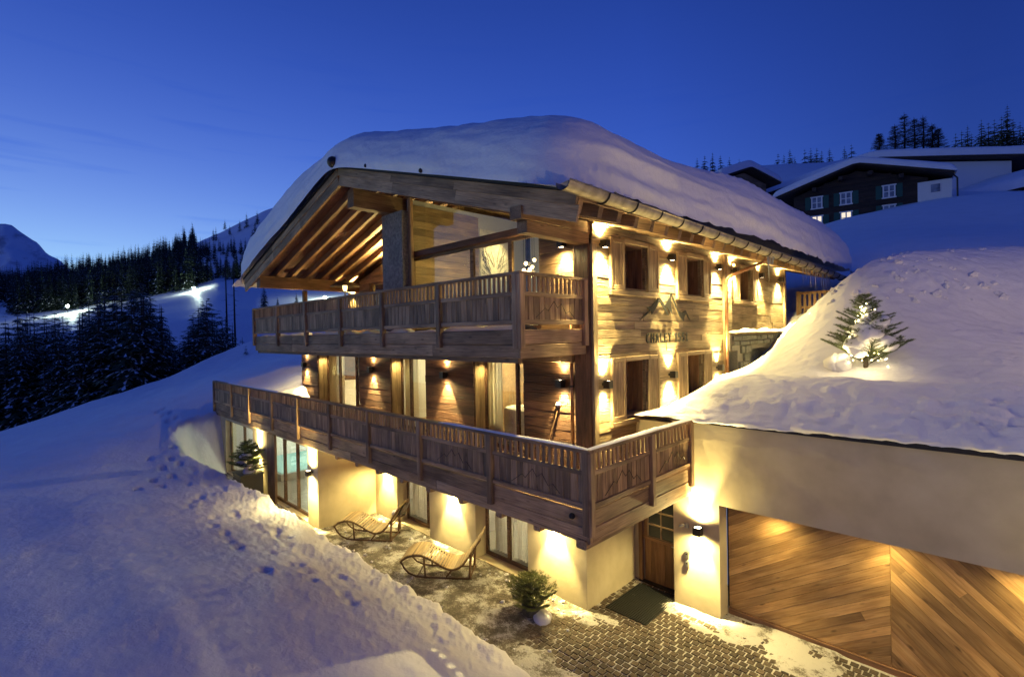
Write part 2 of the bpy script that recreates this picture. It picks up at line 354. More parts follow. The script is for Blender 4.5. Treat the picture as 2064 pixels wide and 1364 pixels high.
BCACHE = {}
def board_mesh(Lx, wy, tz, mat, ch=.006):
    key = (round(Lx, 3), round(wy, 3), round(tz, 3), mat.name, ch)
    if key in BCACHE: return BCACHE[key]
    x = Lx / 2; y = wy / 2; z = tz / 2; c = min(ch, y * .4, z * .4)
    sec = [(-y + c, -z), (y - c, -z), (y, -z + c), (y, z - c), (y - c, z), (-y + c, z), (-y, z - c), (-y, -z + c)]
    me = bpy.data.meshes.new('board')
    me.from_pydata([(-x, a, b) for a, b in sec] + [(x, a, b) for a, b in sec], [],
                   [tuple(range(7, -1, -1)), tuple(range(8, 16))] + [(i, (i + 1) % 8, (i + 1) % 8 + 8, i + 8) for i in range(8)])
    me.materials.append(mat); me.update(); BCACHE[key] = me; return me
def board(name, p0, p1, wd, th, mat, parent, up=(0, 0, 1), ch=.006):
    """a piece from p0 to p1; its width lies along 'up', its thickness across"""
    p0 = Vector(p0); p1 = Vector(p1); X = (p1 - p0); Ln = X.length; X.normalize()
    Y = Vector(up); Y = (Y - X * Y.dot(X)).normalized(); Z = X.cross(Y)
    mat4 = Matrix(((X.x, Y.x, Z.x, 0), (X.y, Y.y, Z.y, 0), (X.z, Y.z, Z.z, 0), (0, 0, 0, 1)))
    mat4.translation = (p0 + p1) / 2
    return link(name, board_mesh(Ln, wd, th, mat, ch), parent, mat4)
def rects(u0, u1, z0, z1, ops):
    """rectangles left of u0..u1 x z0..z1 when the openings (a,b,c,d) are cut"""
    us = sorted({u0, u1, *[o[0] for o in ops], *[o[1] for o in ops]}); us = [u for u in us if u0 <= u <= u1]
    out = []
    for a, b in zip(us, us[1:]):
        zs = [z0]
        for o in sorted(ops, key=lambda o: o[2]):
            if o[0] < b - 1e-6 and o[1] > a + 1e-6: zs += [max(z0, o[2]), min(z1, o[3])]
        zs.append(z1)
        for c, d in zip(zs[::2], zs[1::2]):
            if d - c > 1e-4: out.append((a, b, c, d))
    return out
def wall(name, ax, c0, c1, u0, u1, z0, z1, ops, mat, parent):
    mb = MB()
    for a, b, c, d in rects(u0, u1, z0, z1, ops):
        if ax == 'y': mb.box(a, b, c0, c1, c, d)
        else: mb.box(c0, c1, a, b, c, d)
    return mb.build(name, mat, parent)
def planks(parent, ax, face, nrm, u0, u1, z0, z1, ops, mat, hh=(.19, .25), ln=(1.8, 3.8), th=.03, jit=.008, ttop=None):
    """boards laid in courses on a wall face; nrm = +1/-1 outward direction along ax"""
    zs = sorted({z0, z1, *[o[2] for o in ops if z0 < o[2] < z1], *[o[3] for o in ops if z0 < o[3] < z1]})
    courses = []
    for a, b in zip(zs, zs[1:]):
        n = max(1, round((b - a) / random.uniform(*hh))); hs = [random.uniform(.85, 1.15) for _ in range(n)]; s = sum(hs); z = a
        for h in hs: courses.append((z, z + h / s * (b - a))); z += h / s * (b - a)
    for a, b in courses:
        zc = (a + b) / 2; segs = [(u0, u1)]
        for o in ops:
            if o[2] < zc < o[3]:
                segs = [q for s in segs for q in ((s[0], min(s[1], o[0])), (max(s[0], o[1]), s[1])) if q[1] - q[0] > .02]
        for s0, s1 in segs:
            e1 = s1
            if ttop: 
                s0, e1 = max(s0, ttop(b)[0]), min(s1, ttop(b)[1])
            u = s0
            while u < e1 - .05:
                l = random.uniform(*ln); v = u + l
                if e1 - v < .7: v = e1
                off = face + nrm * (th / 2 + random.uniform(-jit, jit))
                g = .002
                p = ((u + g, off, zc), (v - g, off, zc)) if ax == 'y' else ((off, u + g, zc), (off, v - g, zc))
                board('plank', p[0], p[1], b - a - .005, th, mat, parent, ch=.007)
                u = v
WARM = (1.0, .79, .30)
def spot(name, loc, dr, power, parent, cone=80, blend=.6, col=WARM, rad=.03):
    l = bpy.data.lights.new(name, 'SPOT'); l.energy = power; l.color = col; l.spot_size = R(cone); l.spot_blend = blend; l.shadow_soft_size = rad
    o = bpy.data.objects.new(name, l); C.objects.link(o)
    q = Vector(dr).to_track_quat('-Z', 'Y').to_matrix().to_4x4(); q.translation = loc
    place(o, q, parent); return o
def point(name, loc, power, parent=None, col=WARM, rad=.1):
    l = bpy.data.lights.new(name, 'POINT'); l.energy = power; l.color = col; l.shadow_soft_size = rad
    o = bpy.data.objects.new(name, l); C.objects.link(o); place(o, Matrix.Translation(loc), parent); return o

def vnoise(x, y, seed=0):
    """vectorised smooth value noise"""
    xi = np.floor(x).astype(np.int64); yi = np.floor(y).astype(np.int64); fx = x - xi; fy = y - yi
    fx = fx * fx * (3 - 2 * fx); fy = fy * fy * (3 - 2 * fy)
    def h(a, b):
        n = (a * 374761393 + b * 668265263 + seed * 1442695041) & 0x7fffffff
        n = (n ^ (n >> 13)) * 1274126177 & 0x7fffffff
        return ((n ^ (n >> 16)) & 0xffff) / 65535.0
    return (h(xi, yi) * (1 - fx) + h(xi + 1, yi) * fx) * (1 - fy) + (h(xi, yi + 1) * (1 - fx) + h(xi + 1, yi + 1) * fx) * fy - .5
def fbm(x, y, o=4, seed=0, gain=.5):
    r = 0; a = 1
    for i in range(o): r = r + a * vnoise(x * 2 ** i, y * 2 ** i, seed + i); a *= gain
    return r
def rbf(ctrl):
    P = np.array([c[:2] for c in ctrl], float); z = np.array([c[2] for c in ctrl], float); n = len(P)
    def K(d2): return .5 * d2 * np.log(d2 + 1e-9)
    A = np.zeros((n + 3, n + 3)); d2 = ((P[:, None] - P[None]) ** 2).sum(-1)
    A[:n, :n] = K(d2) + np.eye(n) * 1e-2; A[:n, n] = 1; A[:n, n + 1:] = P; A[n, :n] = 1; A[n + 1:, :n] = P.T
    wv = np.linalg.solve(A, np.concatenate([z, [0, 0, 0]]))
    def f(x, y):
        s = x.shape; q = np.stack([x.ravel(), y.ravel()], 1); out = np.empty(len(q))
        for i in range(0, len(q), 20000):
            b = q[i:i + 20000]; out[i:i + 20000] = K(((b[:, None] - P[None]) ** 2).sum(-1)) @ wv[:n] + wv[n] + b @ wv[n + 1:]
        return out.reshape(s)
    return f
def grid_mesh(name, X, Y, Z, mat, smooth=True):
    nu, nv = X.shape; co = np.stack([X, Y, Z], -1).reshape(-1, 3).astype(np.float32)
    i = np.arange(nu * nv).reshape(nu, nv)
    q = np.stack([i[:-1, :-1], i[1:, :-1], i[1:, 1:], i[:-1, 1:]], -1).reshape(-1, 4)
    me = bpy.data.meshes.new(name); me.vertices.add(len(co)); me.vertices.foreach_set('co', co.ravel())
    me.loops.add(q.size); me.loops.foreach_set('vertex_index', q.ravel().astype(np.int32))
    me.polygons.add(len(q)); me.polygons.foreach_set('loop_start', np.arange(0, q.size, 4, dtype=np.int32))
    me.polygons.foreach_set('use_smooth', np.full(len(q), smooth)); me.update(calc_edges=True); me.validate()
    me.materials.append(mat); return me
def poly_sd(x, y, poly):
    """signed distance to a polygon, positive outside"""
    d = np.full(x.shape, 1e9); inside = np.zeros(x.shape, bool); n = len(poly)
    for i in range(n):
        ax, ay = poly[i]; bx, by = poly[(i + 1) % n]; ex, ey = bx - ax, by - ay
        t = np.clip(((x - ax) * ex + (y - ay) * ey) / (ex * ex + ey * ey), 0, 1)
        d = np.minimum(d, np.hypot(x - ax - t * ex, y - ay - t * ey))
        c = ((ay > y) != (by > y)) & (x < (bx - ax) * (y - ay) / (by - ay + 1e-12) + ax); inside ^= c
    return np.where(inside, -d, d)
def smooth01(t): t = np.clip(t, 0, 1); return t * t * (3 - 2 * t)

# ================================================================ SETTING: ground, snow, mountains
# ---- left snow field with the trench shovelled free along the house
TRENCH = [(10, -5.4), (4, -3.3), (2, -2.72), (.6, -2.48), (-1.4, -2.53), (-3.86, -2.57), (-6.58, -2.65), (-9.09, -2.79), (-12, -3.15),
          (-14.27, -3.77), (-16, -4.02), (-17.29, -3.85), (-18.1, -3.2), (-18.31, -1.92), (-18.35, 7), (14, 7)]
field_ctrl = [(-30.7, -8.7, 1.2), (-32.6, -6.4, 1.7), (-35.8, -3, 2.3), (-38.8, .1, 3.0), (-40.9, 3.6, 4.3), tuple(at(520, 684, 45)), tuple(at(620, 672, 48)),
    (-1.4, -8.4, 2.2), (-.6, -7.2, 2.0), (-.1, -5.8, 1.5), (.5, -4, .9), (2, -4.2, .7), (4, -5.5, .7), (7, -8, .8), (12, -8, .8), (4, -10, 1.6), (-3, -12, 2.3), (.6, -2.48, .30), (2, -2.7, .2), (5, -3.7, .2),
    (-1.4, -2.5, .5), (-3.9, -2.6, .6), (-6.6, -2.65, .65), (-9.1, -2.8, .85), (-12, -3.15, 1.1), (-14.3, -3.8, 1.5), (-17.3, -3.9, 2.05), (-18.2, -3.2, 2.35), (-18.4, -1.9, 2.6),
    (-6, -5, 1.3), (-10, -6, 1.55), (-16, -7, 1.8), (-22, -6, 2.0), (-24, -9, 1.4), (-14, -11, 1.7), (-8, -9, 1.9), (-20, -14, 1.2),
    (-19.5, 0, 3.5), (-20, 3, 4.3), (-24, 8, 5.2), (-30, 2, 3.7), (-34, 9, 5.2)]
FIELD = rbf(field_ctrl)
px = np.linspace(-260, 1130, 560); edge = np.interp(px, [-260, 0, 120, 250, 340, 430, 520, 620, 1130], [22, 25.6, 28.6, 33.3, 37.5, 41.6, 45, 48, 52])
s = np.linspace(0, 1, 330)
D = 2.2 * (edge[:, None] / 2.2) ** s[None]
D = np.concatenate([D, edge[:, None] + np.linspace(.5, 30, 24)[None]], 1)
T = ((px - 1032) / FPX)[:, None]
X = CAM.x + D * (FW.x + RT.x * T); Y = CAM.y + D * (FW.y + RT.y * T)
De = np.minimum(D, edge[:, None]); Xe = CAM.x + De * (FW.x + RT.x * T); Ye = CAM.y + De * (FW.y + RT.y * T)
F = FIELD(Xe, Ye) - .42 * (D - De) - .012 * (D - De) ** 2 * 0
sd = poly_sd(X, Y, TRENCH)
near = np.exp(-np.clip(sd, 0, 9) / 1.5)
near = near * smooth01((1.5 - X) / 2) * smooth01((X + 15) / 5)
F = F + .10 * fbm(X * .35, Y * .35, 3, 5) + .03 * fbm(X * 1.1 + Y * .5, Y * 1.3, 3, 9)
churn = fbm(X * 2.3, Y * 2.3, 4, 21, .6)
F = F + near * (.15 * np.abs(churn) + .12 * fbm(X * 1.1, Y * 1.1, 3, 3) + .05 * np.abs(fbm(X * 7, Y * 7, 3, 22, .6))) - near * .07
F = F + .022 * fbm(X * 2.6 + Y, Y * 5.5, 3, 23, .6) * np.exp(-np.hypot(X - CAM.x, Y - CAM.y) / 14)
# two trails of foot holes
for k in range(20):
    t_ = k / 19; fx_ = -21 + 9.5 * t_ + random.uniform(-.12, .12) + .12 * (-1) ** k; fy_ = -3.6 - 2.1 * t_ + .9 * math.sin(t_ * 3) + .16 * (-1) ** k
    F = F - .10 * np.exp(-(((X - fx_) / .13) ** 4 + ((Y - fy_) / .10) ** 4))
random.seed(3)
for k in range(34):
    t_ = random.random(); fx_ = -15 + 13 * t_; fy_ = -3.4 - 1.5 * random.random() - .3 * (1 - t_)
    F = F - .08 * np.exp(-(((X - fx_) / .11) ** 2 + ((Y - fy_) / .09) ** 2)) + .04 * np.exp(-(((X - fx_ - .16) / .10) ** 2 + ((Y - fy_ - .1) / .10) ** 2))
wb_ = .42 + .75 * smooth01((-13.5 - X) / 2.5)
S = smooth01(1 + (sd + (.14 - .06 * smooth01((-13.5 - X) / 2.5)) * fbm(X * 2.2, Y * 2.2 + X, 3, 24) + .25 * smooth01((-13.5 - X) / 2.5) * fbm(X * .6, Y * .6, 2, 25)) / wb_)
Z = -.3 + (F + .3) * S
tag(link('snow_field', grid_mesh('snow_field', X, Y, Z, M['snow'])), kind='structure')

# ---- hillside across the valley with its piste, and the valley floor
px = np.linspace(-420, 1300, 260)
def prof(xs, ys): return np.interp(px, xs, ys)
Zs = []
Ds = []
def row(Dv, yv=None, zv=None):
    Ds.append(Dv)
    if zv is not None: Zs.append(np.full(px.shape, float(zv)))
    else: Zs.append(CAM.z + Dv * (FW.z + RT.z * (px - 1032) / FPX - UP.z * (yv - 682) / FPX))
row(46, zv=-9); row(62, zv=-13); row(95, zv=-16); row(130, zv=-12)
row(185, prof([0, 150, 300, 420, 520, 620, 800], [690, 672, 655, 648, 650, 668, 680]))
row(280, prof([-300, 0, 140, 260, 390, 440, 620, 900], [650, 640, 626, 604, 584, 572, 574, 570]))
row(330, prof([-300, 0, 140, 260, 390, 440, 620, 900], [640, 628, 614, 594, 566, 556, 545, 540]))
row(560, prof([-300, 0, 150, 220, 330, 370, 480, 530, 600, 800], [590, 577, 560, 552, 522, 507, 457, 432, 405, 350]))
row(700, prof([-300, 0, 150, 220, 330, 370, 480, 530, 600, 800], [600, 590, 575, 566, 540, 520, 470, 445, 420, 365]))
row(1200, zv=-60)
HD = np.array(Ds); HZ = np.array(Zs)                       # rows x columns
Dr = np.concatenate([np.linspace(46, 185, 50), np.linspace(190, 345, 50), np.linspace(350, 720, 70), [900, 1200]])
Zg = np.stack([np.interp(Dr, HD, HZ[:, i]) for i in range(len(px))])
Dg = np.broadcast_to(Dr, Zg.shape); Tg = ((px - 1032) / FPX)[:, None]
X = CAM.x + Dg * (FW.x + RT.x * Tg); Y = CAM.y + Dg * (FW.y + RT.y * Tg)
Zg = Zg + 1.2 * fbm(X * .03, Y * .03, 3, 2) * np.clip(Dg / 200, .3, 3) + np.clip((Dg - 350) / 200, 0, 1) * 7 * fbm(X * .012, Y * .012, 4, 8)
tag(link('valley_hillside', grid_mesh('valley_hillside', X, Y, Zg, M['snow_far'])), kind='structure')
def hill_z(pxv, Dv):
    i = int(np.clip(np.searchsorted(px_h, pxv), 1, len(px_h) - 1)); j = int(np.clip(np.searchsorted(Dr_h, Dv), 1, len(Dr_h) - 1))
    return float(Zg_h[i, j])
px_h, Dr_h, Zg_h = px, Dr, Zg

# ---- the far snow peak
px = np.linspace(-700, 520, 200)
ridge = np.interp(px, [-700, -400, -150, -60, -20, 0, 15, 30, 60, 80, 100, 125, 140, 160, 240, 520], [640, 560, 520, 470, 452, 449, 447, 455, 477, 490, 512, 526, 542, 552, 590, 640])
s = np.linspace(0, 1, 90); Dm = 1250 + 650 * s
zr = CAM.z + 1700 * (FW.z + RT.z * (px - 1032) / FPX - UP.z * (ridge - 682) / FPX)
up = np.clip(s / .69, 0, 1); dn = np.clip((s - .69) / .31, 0, 1)
Zm = -60 + (zr[:, None] + 60) * (up ** 1.25 - dn * .8)[None]
Dg = np.broadcast_to(Dm, Zm.shape); Tg = ((px - 1032) / FPX)[:, None]
X = CAM.x + Dg * (FW.x + RT.x * Tg); Y = CAM.y + Dg * (FW.y + RT.y * Tg)
rid = 1 - np.abs(fbm(X * .006, Y * .006, 5, 31, .55)) * 2
Zm = Zm + (34 * (rid - .75) + 22 * fbm(X * .016, Y * .016, 4, 4)) * np.clip(up * 1.3 - .1, 0, 1)[None] * (1 - .55 * np.exp(-((s - .69) / .05) ** 2))[None]
tag(link('mountain', grid_mesh('mountain', X, Y, Zm, M['mountain'])), kind='structure')

# ---- uphill side: snow on the garage, the shovelled mound, the slope behind
hill_ctrl = [(.3, 1.25, 3.82), (.3, 2.56, 3.85), (.3, 3.96, 4.05), (.3, 4.9, 4.18), (.3, 5.48, 4.3), (.3, 6.2, 4.4), (.5, 7, 4.42), (.5, 8.2, 4.42), (.5, 10.1, 5.26), (.6, 11.3, 5.75), (.9, 12.6, 6.2),
    (1.5, 3, 4.55), (2.2, 2.7, 4.72), (4, 2.65, 4.80), (6, 2.65, 4.82), (9, 2.65, 4.84), (13, 2.7, 4.84), (2, 1.5, 4.3), (6, 1.5, 4.4), (12, 1.5, 4.4), (2.4, 3.75, 4.62), (4, 3.7, 4.60), (6, 3.65, 4.58), (9, 3.65, 4.6), (1.2, 5.2, 4.5), (2.5, 4.5, 4.83), (4.04, 4.36, 4.88), (6, 4.2, 4.86), (9, 4.5, 5.0),
    (1.7, 7.6, 5.7), (2.75, 8.5, 6.85), (2.3, 6.2, 5.55), (1.2, 7.2, 4.95),
    tuple(at(1760, 532, 13.2)), tuple(at(1850, 507, 13.6)), tuple(at(1950, 501, 13.8)), tuple(at(2064, 500, 13.8)), tuple(at(2300, 500, 13.8)), tuple(at(1900, 620, 11.6)), tuple(at(2064, 640, 11.4)),
    (1.2, 13.5, 6.7), (3, 15.5, 7.4), (7, 13, 7.3), (10, 15, 7.6), tuple(at(1690, 530, 22)), tuple(at(1700, 440, 36)), tuple(at(2064, 385, 34)), tuple(at(1850, 410, 36)), tuple(at(2064, 450, 24)), tuple(at(1900, 500, 20)), tuple(at(2300, 400, 32)),
    tuple(at(1620, 470, 40)), tuple(at(1450, 352, 72)), tuple(at(1600, 338, 76)), tuple(at(1780, 308, 78)), tuple(at(2000, 302, 78)), tuple(at(2300, 300, 78)),
    (-6, 17.5, 7.2), (-20, 18, 7.2), (-20, 45, 16), (-40, 20, 6.5), (-40, 60, 16), (20, 60, 20), (25, 25, 11), tuple(at(1200, 420, 110)), tuple(at(1450, 400, 110)), tuple(at(1700, 385, 110)), tuple(at(2000, 360, 110)), tuple(at(2400, 360, 110)), tuple(at(1150, 420, 72)), tuple(at(2500, 320, 60)), tuple(at(2064, 330, 55)), tuple(at(1850, 345, 58)), tuple(at(1600, 380, 58))]
HILL = rbf(hill_ctrl)
def hillz(X, Y):
    Z = HILL(X, Y) + .05 * fbm(X * .4, Y * .4, 2, 12)
    # blocky snow thrown up by the blower along the crown of the mound
    m_ = np.exp(-(((X - 6.0) / 2.6) ** 2 + ((Y - 7.3) / 1.5) ** 2)) * smooth01((Z - 6.0) / .7)
    Z = Z + m_ * (.26 * np.maximum(0, fbm(X * 3.2, Y * 3.2, 3, 40, .6)) ** 1.0 + .05 * fbm(X * 9, Y * 9, 2, 41))
    return Z
X, Y = np.meshgrid(np.linspace(.3, 14, 230), 1.40 + np.concatenate([1.25 * (1 - np.cos(np.linspace(0, math.pi / 2, 40))), np.linspace(1.28, 11, 150)]), indexing='ij')
Z = hillz(X, Y)
e_ = np.clip((Y - 1.40) / 1.25, 0, 1); rr = (1 - (1 - e_) ** 2.3) ** (1 / 2.3)
basez = 3.86 + .012 * X
thick = (Z - basez)
lump = .5 * fbm(X * 2.0, Y * 4 + 3 * Z, 3, 17, .6) + .9 * np.abs(fbm(X * 4.6, Y * 9 + 5 * Z, 3, 19, .6))
side = smooth01((X - .4) / 1.2)
Z = np.where(e_ < 1, basez + np.maximum(thick, .05) * (rr * side + (1 - side) * (.5 + .5 * rr)), Z) + .19 * lump * (1 - e_ * .6) * np.minimum(1, e_ * 6 + .25) * side
Y = Y - .13 * (1 - e_) * np.abs(fbm(X * 2.2, Z * 7, 3, 77)) * (e_ > 0)
snow_g = link('snow_bank', grid_mesh('snow_bank', X, Y, Z, M['snow'])); tag(snow_g, kind='structure')
X, Y = np.meshgrid(np.concatenate([np.linspace(-45, .3, 90), np.linspace(.45, 16, 120), np.linspace(16.4, 45, 50)]), np.linspace(12.3, 95, 190), indexing='ij')
Z = hillz(X, Y)
Z = np.where((X < .4) & (Y < 15.7), np.minimum(Z, 6.4), Z)
tag(link('snow_slope', grid_mesh('snow_slope', X, Y, Z - .01, M['snow'])), kind='structure')
def ground_up(x, y): return float(hillz(np.array([[float(x)]]), np.array([[float(y)]]))[0, 0])

# ---- pavement: a bed of trodden snow, granite setts showing through it
X, Y = np.meshgrid(np.linspace(-19, 14, 330), np.linspace(-6.5, 3, 120), indexing='ij')
near_sett = smooth01((X - .2) / 1.2) * smooth01((X * .35 - Y + .9) / 1.0 * .5 + .5)
Z = .018 + (1 - smooth01((X + .6) / 1.6)) * (.035 * np.maximum(0, fbm(X * 2.2, Y * 2.2, 4, 50, .6)) * 2) + .012 * fbm(X * 6, Y * 6, 3, 51)
Z = Z - .004 * smooth01((X + .4) / 1.4)
pk = fbm(X * .8, Y * .8, 4, 66, .62) + .55 * np.exp(-((X - 1.1) / 1.0) ** 2 - ((Y + 1.9) / .5) ** 2) + .22 * np.exp(-((X - 2.6) / 1.1) ** 2 - ((Y + .4) / .4) ** 2)
Z = Z + .034 * smooth01((pk - .16) / .16) * smooth01((X + .6) / .8)       # packed snow left lying over the setts
pav = link('pavement', grid_mesh('pavement', X, Y, Z, M['slush'])); tag(pav, kind='structure')
random.seed(11)
setts = []
p = .142
for i in range(-40, 70):
    for j in range(-40, 50):
        x = (i + .5 * (j % 2)) * p + random.uniform(-.008, .008); y = 1.45 - j * p * .98 + random.uniform(-.007, .007)
        if not (-2.6 < x < 9 and -4.2 < y < 1.85): continue
        if y > 1.3 and x > 1.2 and x < 2.1: continue
        if x < 0 and y > -.05: continue
        if y < -2.3 - .18 * max(0, x): continue
        if fbm(np.array([x * .9]), np.array([y * .9]), 3, 60)[0] < -.42 + max(0, .55 - x) * .42 + max(0, -y - 1.2) * .3: continue
        setts.append((x, y))
def sett_score(q):
    d = Vector((q[0], q[1], 0)) - CAM; D_ = d.dot(FW); u = 1032 + FPX * d.dot(RT) / D_; v = 682 - FPX * d.dot(UP) / D_
    return D_ + (100 if not (0 < u < 2064 and 0 < v < 1364) else 0)
setts.sort(key=sett_score)
smesh = []
for k in range(6):
    bm = bmesh.new(); bmesh.ops.create_cube(bm, size=1)
    for v in bm.verts:
        top = v.co.z > 0
        v.co.x *= (.112 if top else .128) + random.uniform(-.006, .006); v.co.y *= (.110 if top else .126) + random.uniform(-.006, .006); v.co.z = .0 if not top else .031 + random.uniform(-.005, .005)
    me = bpy.data.meshes.new('sett'); bm.to_mesh(me); bm.free(); me.materials.append(M['sett']); smesh.append(me)
rest = MB()
for k, (x, y) in enumerate(setts):
    a = random.uniform(-.09, .09)
    if k < 300:
        link('sett', smesh[k % 6], pav, Matrix.Translation((x, y, -.004)) @ Matrix.Rotation(a, 4, 'Z'))
    else:
        ca, sa = math.cos(a), math.sin(a)
        ms = smesh[k % 6]
        rest.add([(x + v.co.x * ca - v.co.y * sa, y + v.co.x * sa + v.co.y * ca, v.co.z - .004) for v in ms.vertices], [tuple(f.vertices) for f in ms.polygons])
tag(rest.build('paving_setts', M['sett'], pav), kind='stuff')

# ================================================================ THE CHALET
RX, RZ, SL = -6.55, 10.25, .295
def zt(x): return RZ - SL * abs(x - RX)
ch = thing('chalet', 'large timber chalet with two wooden balconies and deep snow on its roof', 'chalet')

# ---- plaster base storey
G = [(-3.46, -1.65, .06, 2.36), (-7.1, -5.44, .06, 2.36)]
wall('wall', 'y', 0, .42, -8.70, 0, -.2, 2.6, G, M['plaster'], ch)
wall('wall', 'x', -.42, 0, .421, 1.85, -.2, 2.6, [], M['plaster'], ch)
wall('wall', 'y', 1.90, 2.15, -.42, 1.3, -.2, 3.0, [(.17, 1.10, -.2, 2.06)], M['plaster'], ch)
wall('wall', 'x', -8.70, -8.38, -1.60, -.001, -.2, 2.43, [], M['plaster'], ch)
wall('wall', 'y', -1.89, -1.601, -18.4, -8.38, -.2, 2.43, [(-12.42, -9.11, .05, 2.36), (-17.4, -14.0, .1, 2.3)], M['plaster'], ch)
wall('wall', 'x', -18.4, -18.1, -1.6, 3, -.2, 2.43, [], M['plaster'], ch)

# ---- storey floors and inner walls
mb = MB(); mb.box(-18.35, -.01, -1.60, 12, 2.60, 2.86); mb.box(-18.35, 1.50, -1.93, -1.601, 2.60, 2.86); mb.box(0, 1.50, -1.60, 1.44, 2.60, 2.86)
mb.build('floor', M['beam'], ch)
mb = MB(); mb.box(-12.95, .14, -1.98, -.04, 5.52, 5.76); mb.box(-13.9, -.26, .4, 12, 5.44, 5.77); mb.box(-13.9, -.12, -.039, .399, 5.46, 5.765)
mb.build('floor', M['beam'], ch)
mb = MB(); mb.box(-18, -8.71, -1.60, 6, -.15, .10); mb.box(-8.709, -.43, .43, 6, -.15, .10); mb.build('floor', M['tile'], ch)
mb = MB()
for z0, z1, yb, xs in ((.02, 2.6, 4.4, (-8.55, -4.4)), (2.86, 5.44, 4.6, (-8.4, -4.5))):
    x0 = -18.1 if z0 < 1 else -13.6
    mb.box(x0, -.43, yb, yb + .15, z0, z1)
    for x in xs: mb.box(x - .07, x + .07, .43, yb - .001, z0, z1)
mb.box(-6.0, -.26, 5.0, 5.15, 5.77, 9.6)
mb.build('wall', M['inner_plaster'], ch)
w_in = MB().box(-6.35, -6.22, .05, 4.99, 5.77, 9.7).build('wall', M['inner_plaster'], ch)
planks(w_in, 'x', -6.22, 1, .1, 2.7, 5.78, 9.55, [], M['inner_wood'], hh=(.22, .28), jit=.004)
w_in2 = MB().box(-4.42, -4.40, .44, 4.58, 2.87, 5.43).build('wall', M['inner_wood'], ch)
w_in3 = MB().box(-13.5, -.5, 4.57, 4.598, 2.87, 5.43).build('wall', M['inner_wood'], ch)
planks(w_in3, 'y', 4.57, -1, -13.4, -.5, 2.9, 5.4, [], M['inner_wood'], hh=(.25, .3), ln=(2.5, 5), jit=.003)

# ---- middle storey: dark larch front
WA = [(-12.46, -9.30, 2.86, 5.08), (-7.30, -5.47, 2.86, 5.08), (-3.40, -1.67, 2.86, 5.08)]
wf = wall('wall', 'y', .001, .40, -13.93, -.14, 2.862, 5.44, WA, M['dark_larch'], ch)
planks(wf, 'y', 0, -1, -13.93, -.12, 2.88, 5.26, WA, M['dark_larch'], hh=(.19, .25), jit=.010)
for a, b in ((-13.9, -11.6), (-11.6, -8.9), (-8.9, -6.4), (-6.4, -4.2), (-4.2, -2.1), (-2.1, -.14)):
    board('head_beam', (a, -.11 + random.uniform(-.02, .02), 5.19), (b - .01, -.11, 5.19), .17, .14, M['beam'], ch)
# ---- upper storey front: pale planks beside the glazing, terrace back wall
wu = wall('wall', 'y', .02, .26, -1.12, -.12, 5.77, 7.94, [], M['beam'], ch)
planks(wu, 'y', .02, -1, -1.12, -.10, 5.78, 7.9, [], M['beam'], hh=(.2, .26), ln=(2, 3), jit=.006)
TB = [(-12.07, -10.3, 5.77, 7.86)]
wt = MB()
for a, b, c, d in rects(-13.9, -6.36, 5.77, 7.9, TB): wt.box(a, b, 2.03, 2.25, c, d)
wt.prism([(-13.9, 7.9), (-6.36, 7.9), (-6.36, zt(-6.4) - .34), (RX, zt(RX) - .34), (-13.9, zt(-13.9) - .34)], 'y', 2.03, 2.25)
wt = wt.build('wall', M['inner_wood'], ch)
planks(wt, 'y', 2.03, -1, -13.9, -6.4, 5.78, 9.2, TB, M['inner_wood'], jit=.004, hh=(.22, .28), ttop=lambda z: (max(-13.9, RX - (RZ - .36 - z) / SL), -6.4))
MB().box(-13.93, -13.6, .4, 12, 2.86, 5.44).box(-13.93, -13.6, 2.26, 12, 5.78, 7.7).build('wall', M['dark_larch'], ch)
MB().box(-13.6, -.26, 11.7, 12, 2.86, 7.9).build('wall', M['dark_larch'], ch)

# ---- long eave side: pale hewn larch, with deep window openings
WBU = [(1.10, 2.05, 6.64, 7.62), (4.03, 4.97, 6.64, 7.62), (7.60, 8.66, 6.64, 7.62)]
WBM = [(1.07, 2.00, 3.87, 5.08), (4.00, 4.95, 3.87, 5.08)]
wb = wall('wall', 'x', -.25, .25, .13, 6.62, 2.862, 7.94, WBU[:2] + WBM, M['larch'], ch)
planks(wb, 'x', .25, 1, .0, 6.38, 2.9, 7.92, WBU[:2] + WBM, M['larch'], hh=(.17, .24), ln=(1.2, 3.2), jit=.012)
wb2 = wall('wall', 'x', -.25, .25, 6.621, 12.0, 5.66, 7.94, WBU[2:], M['larch'], ch)
planks(wb2, 'x', .25, 1, 6.6, 11.9, 5.68, 7.92, WBU[2:], M['larch'], hh=(.17, .24), ln=(1.2, 3.0), jit=.012)
board('corner_board', (.30, 11.95, 5.6), (.30, 11.95, 7.9), .14, .1, M['larch'], ch, up=(0, 1, 0))
board('corner_post', (.27, 6.49, 4.2), (.27, 6.49, 7.9), .21, .16, M['beam'], ch, up=(0, 1, 0))
